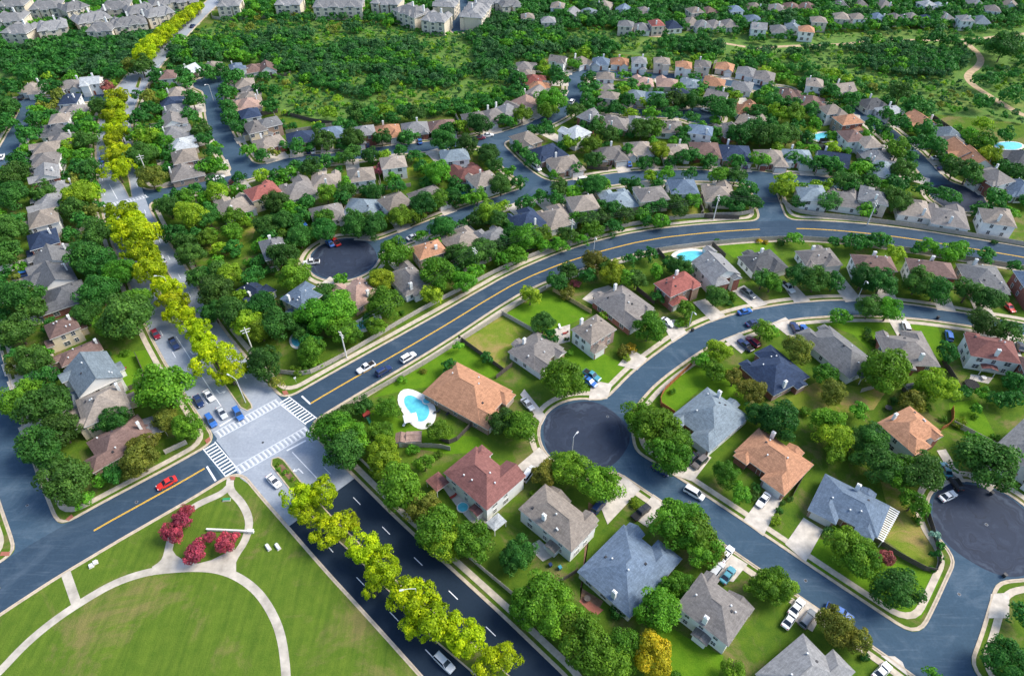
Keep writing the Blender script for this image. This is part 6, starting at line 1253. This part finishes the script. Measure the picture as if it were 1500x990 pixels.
bench((593, 622), 1.2, FABRICW, 'white lounge chair beside the square sunshade'); bench((640, 604), 0.5, DARKMETAL, 'dark lounge chair between pool and orange-roofed house'); bench((657, 606), 0.9, DARKMETAL, 'dark lounge chair by the patio corner of the orange-roofed house'); bench((828, 489), 0.3, FABRICR, 'red lounge chair on the patio by the small tan roof'); bench((820, 480), 1.8, FABRICW, 'white lounge chair on the patio by the small tan roof'); bench((664, 728), 0.6, FABRICR, 'red lounge chair next to the round spa'); bench((182, 543), 1.0, FABRICR, 'red lounge chair on the small bright back lawn')
def ttable(px, label, col=WOODD, sc=1.0):
    c = G(*px); root = tag(link('garden_table', None, None, (c[0], c[1], 0.05), 0.4, (sc,) * 3), label, 'table', 'garden furniture'); b = MB(); b.cyl((0, 0), 0.75, 0.75, 0.68, 0.74, 14); link('table_top', b.mesh('table_top', [col]), root)
    for a in range(4): b = MB(); b.tube([(0.5 * math.cos(a * PI / 2), 0.5 * math.sin(a * PI / 2), 0), (0.4 * math.cos(a * PI / 2), 0.4 * math.sin(a * PI / 2), 0.7)], 0.04); link('leg', b.mesh('leg', [col]), root)
ttable((1300, 600), 'round dark garden table in the scruffy back yard', DARKMETAL, 1.3); ttable((860, 878), 'garden table on the paved back terrace'); ttable((800, 803), 'garden table on the small patio of the tan-roofed house', STONE); ttable((1440, 555), 'pale table on the small stone terrace', STONE)
# trampoline
c = G(1422, 565); root = tag(link('trampoline', None, None, (c[0], c[1], 0)), 'round black netted trampoline behind the dark red-roofed house', 'trampoline'); b = MB(); b.cyl((0, 0), 2.0, 2.0, 0.82, 0.88, 18); link('mat', b.mesh('mat', [RUBBER]), root)
for k in range(6):
    a = k * PI / 3; b = MB(); b.tube([(2.05 * math.cos(a), 2.05 * math.sin(a), 0), (2.05 * math.cos(a), 2.05 * math.sin(a), 2.7)], 0.04); link('pole', b.mesh('pole', [DARKMETAL]), root)
b = MB()
for k in range(24):
    a = 2 * PI * k / 24; b.tube([(2.0 * math.cos(a), 2.0 * math.sin(a), 0.88), (2.0 * math.cos(a), 2.0 * math.sin(a), 2.6)], 0.012, 3)
link('net', b.mesh('net', [DARKMETAL]), root)
# monument wall in the park
a, b_ = G(302, 774, 0.8), G(368, 777, 0.8); e = b_ - a; Lm = np.hypot(*e); c = (a + b_) / 2; root = tag(link('monument_wall', None, None, (c[0], c[1], 0), math.atan2(e[1], e[0])), 'long thin white wall with an end pier on the round park lawn', 'wall')
b = MB(); b.box(-Lm / 2, Lm / 2 - 0.8, -0.14, 0.14, -0.05, 0.7); link('wall', b.mesh('wall', [STONE]), root); b = MB(); b.box(-Lm / 2 - 0.05, Lm / 2 - 0.8, -0.2, 0.2, 0.7, 0.78, bot=True); link('coping', b.mesh('coping', [STONE]), root)
b = MB(); b.box(Lm / 2 - 0.8, Lm / 2 + 0.5, -0.32, 0.32, -0.05, 0.9); b.box(Lm / 2 - 0.9, Lm / 2 + 0.6, -0.4, 0.4, 0.9, 1.0, bot=True); link('pier', b.mesh('pier', [TRIM]), root)
# small utility boxes and signs
def ubox(px, ang, sx, sy, sz, m, label):
    c = G(*px); root = tag(link('utility_box', None, None, (c[0], c[1], 0), ang), label, 'utility box'); b = MB(); b.box(-sx / 2, sx / 2, -sy / 2, sy / 2, 0, sz, taper=0.04); link('cabinet', b.mesh('cabinet', [m]), root); b = MB(); b.box(-sx / 2 - 0.12, sx / 2 + 0.12, -sy / 2 - 0.12, sy / 2 + 0.12, -0.05, 0.06); link('plinth', b.mesh('plinth', [CONC]), root); b = MB(); b.box(-sx / 2 + 0.1, sx / 2 - 0.1, -sy / 2 - 0.03, -sy / 2 + 0.05, 0.15, sz - 0.12); link('door', b.mesh('door', [METALW]), root)
ubox((393, 802), 0.7, 0.7, 1.7, 0.7, METALW, 'pale utility box on the park lawn by the boulevard, nearer the crossroads path'); ubox((407, 801), 0.7, 0.7, 1.7, 0.7, METALW, 'pale utility box on the park lawn closest to the boulevard kerb'); ubox((134, 829), 0.6, 0.9, 0.9, 0.6, METALW, 'white box on the park verge, lower of two'); ubox((140, 824), 0.6, 0.9, 0.9, 0.6, METALW, 'white box on the park verge, upper of two'); ubox((332, 732), 0.1, 1.8, 0.7, 0.5, GREENP, 'green box beside the round park path')
def tsig(base, to, label):
    c = G(*base); t = G(*to); d = (t - c); ang = math.atan2(d[1], d[0]); root = tag(link('traffic_signal', None, None, (c[0], c[1], 0), ang), label, 'traffic signal', 'traffic signals at the crossroads')
    b = MB(); b.tube([(0, 0, -0.1), (0, 0, 5.8)], [0.13, 0.1], 7); link('pole', b.mesh('pole', [METALW]), root)
def sign(px, ang, m, label):
    c = G(*px); root = tag(link('road_sign', None, None, (c[0], c[1], 0), ang), label, 'road sign', 'small road signs'); b = MB(); b.tube([(0, 0, -0.1), (0, 0, 2.2)], 0.035, 5); link('post', b.mesh('post', [METALW]), root); b = MB(); b.box(-0.35, 0.35, -0.03, 0.02, 1.6, 2.3, bot=True); link('plate', b.mesh('plate', [m]), root)
sign((434, 560), 0.7, METALW, 'small white sign on the verge at the long fence end'); sign((228, 277), 0.2, YELLOW, 'yellow warning sign at the winding street corner'); sign((409, 716), 0.7, METALW, 'small sign on the median flower bed')
def bin_(px, label, m=DARKMETAL):
    c = G(*px); root = tag(link('wheelie_bin', None, None, (c[0], c[1], 0.02), 0.5), label, 'bin', 'wheeled bins'); b = MB(); b.box(-0.33, 0.33, -0.33, 0.33, 0.08, 1.0, taper=-0.06); link('body', b.mesh('body', [m]), root); b = MB(); b.box(-0.42, 0.42, -0.45, 0.42, 1.0, 1.1, taper=0.05, bot=True); link('lid', b.mesh('lid', [m]), root)
    for s in (-1, 1): link('wheel', WHEEL, root, (0, s * 0.32, 0.12), PI / 2 * 0, (0.36, 0.6, 0.36))
bin_((1014, 485), 'dark bin at the kerb below the red brick house'); bin_((1470, 844), 'dark bin at the corner turning circle exit kerb'); bin_((1451, 724), 'dark bin at the top of the corner turning circle'); bin_((1373, 467), 'dark bin at the kerb by the striped lawn drive'); bin_((806, 829), 'blue bin behind the tan-roofed white house', PAINTS['navy']); bin_((820, 833), 'teal bin behind the tan-roofed white house', PAINTS['teal'])

# manhole covers
for k, (px, lab) in enumerate([((1010, 735), 'round iron manhole cover on the street near the white van'), ((890, 610), 'round iron manhole cover at the mouth of the knuckle'), ((1405, 870), 'round iron manhole cover on the corner stem'), ((1445, 768), 'round iron manhole cover in the corner turning circle'), ((385, 648), 'round iron manhole cover in the middle of the crossroads'), ((200, 735), 'round iron manhole cover on the main road by the park'), ((40, 740), 'round iron manhole cover on the western side street'), ((1180, 850), 'round iron manhole cover on the street by the pergola house'), ((620, 850), 'round iron manhole cover on the fresh black asphalt')]):
    c = G(*px); root = tag(link('manhole_cover', None, None, (c[0], c[1], 0.0)), lab, 'manhole cover', 'manhole covers'); b = MB(); b.cyl((0, 0), 0.4, 0.4, 0.0, 0.03, 14); link('frame', b.mesh('frame', [A_OLD]), root); b = MB(); b.cyl((0, 0), 0.33, 0.33, 0.0, 0.036, 14); link('lid', b.mesh('lid', [DARKMETAL]), root)
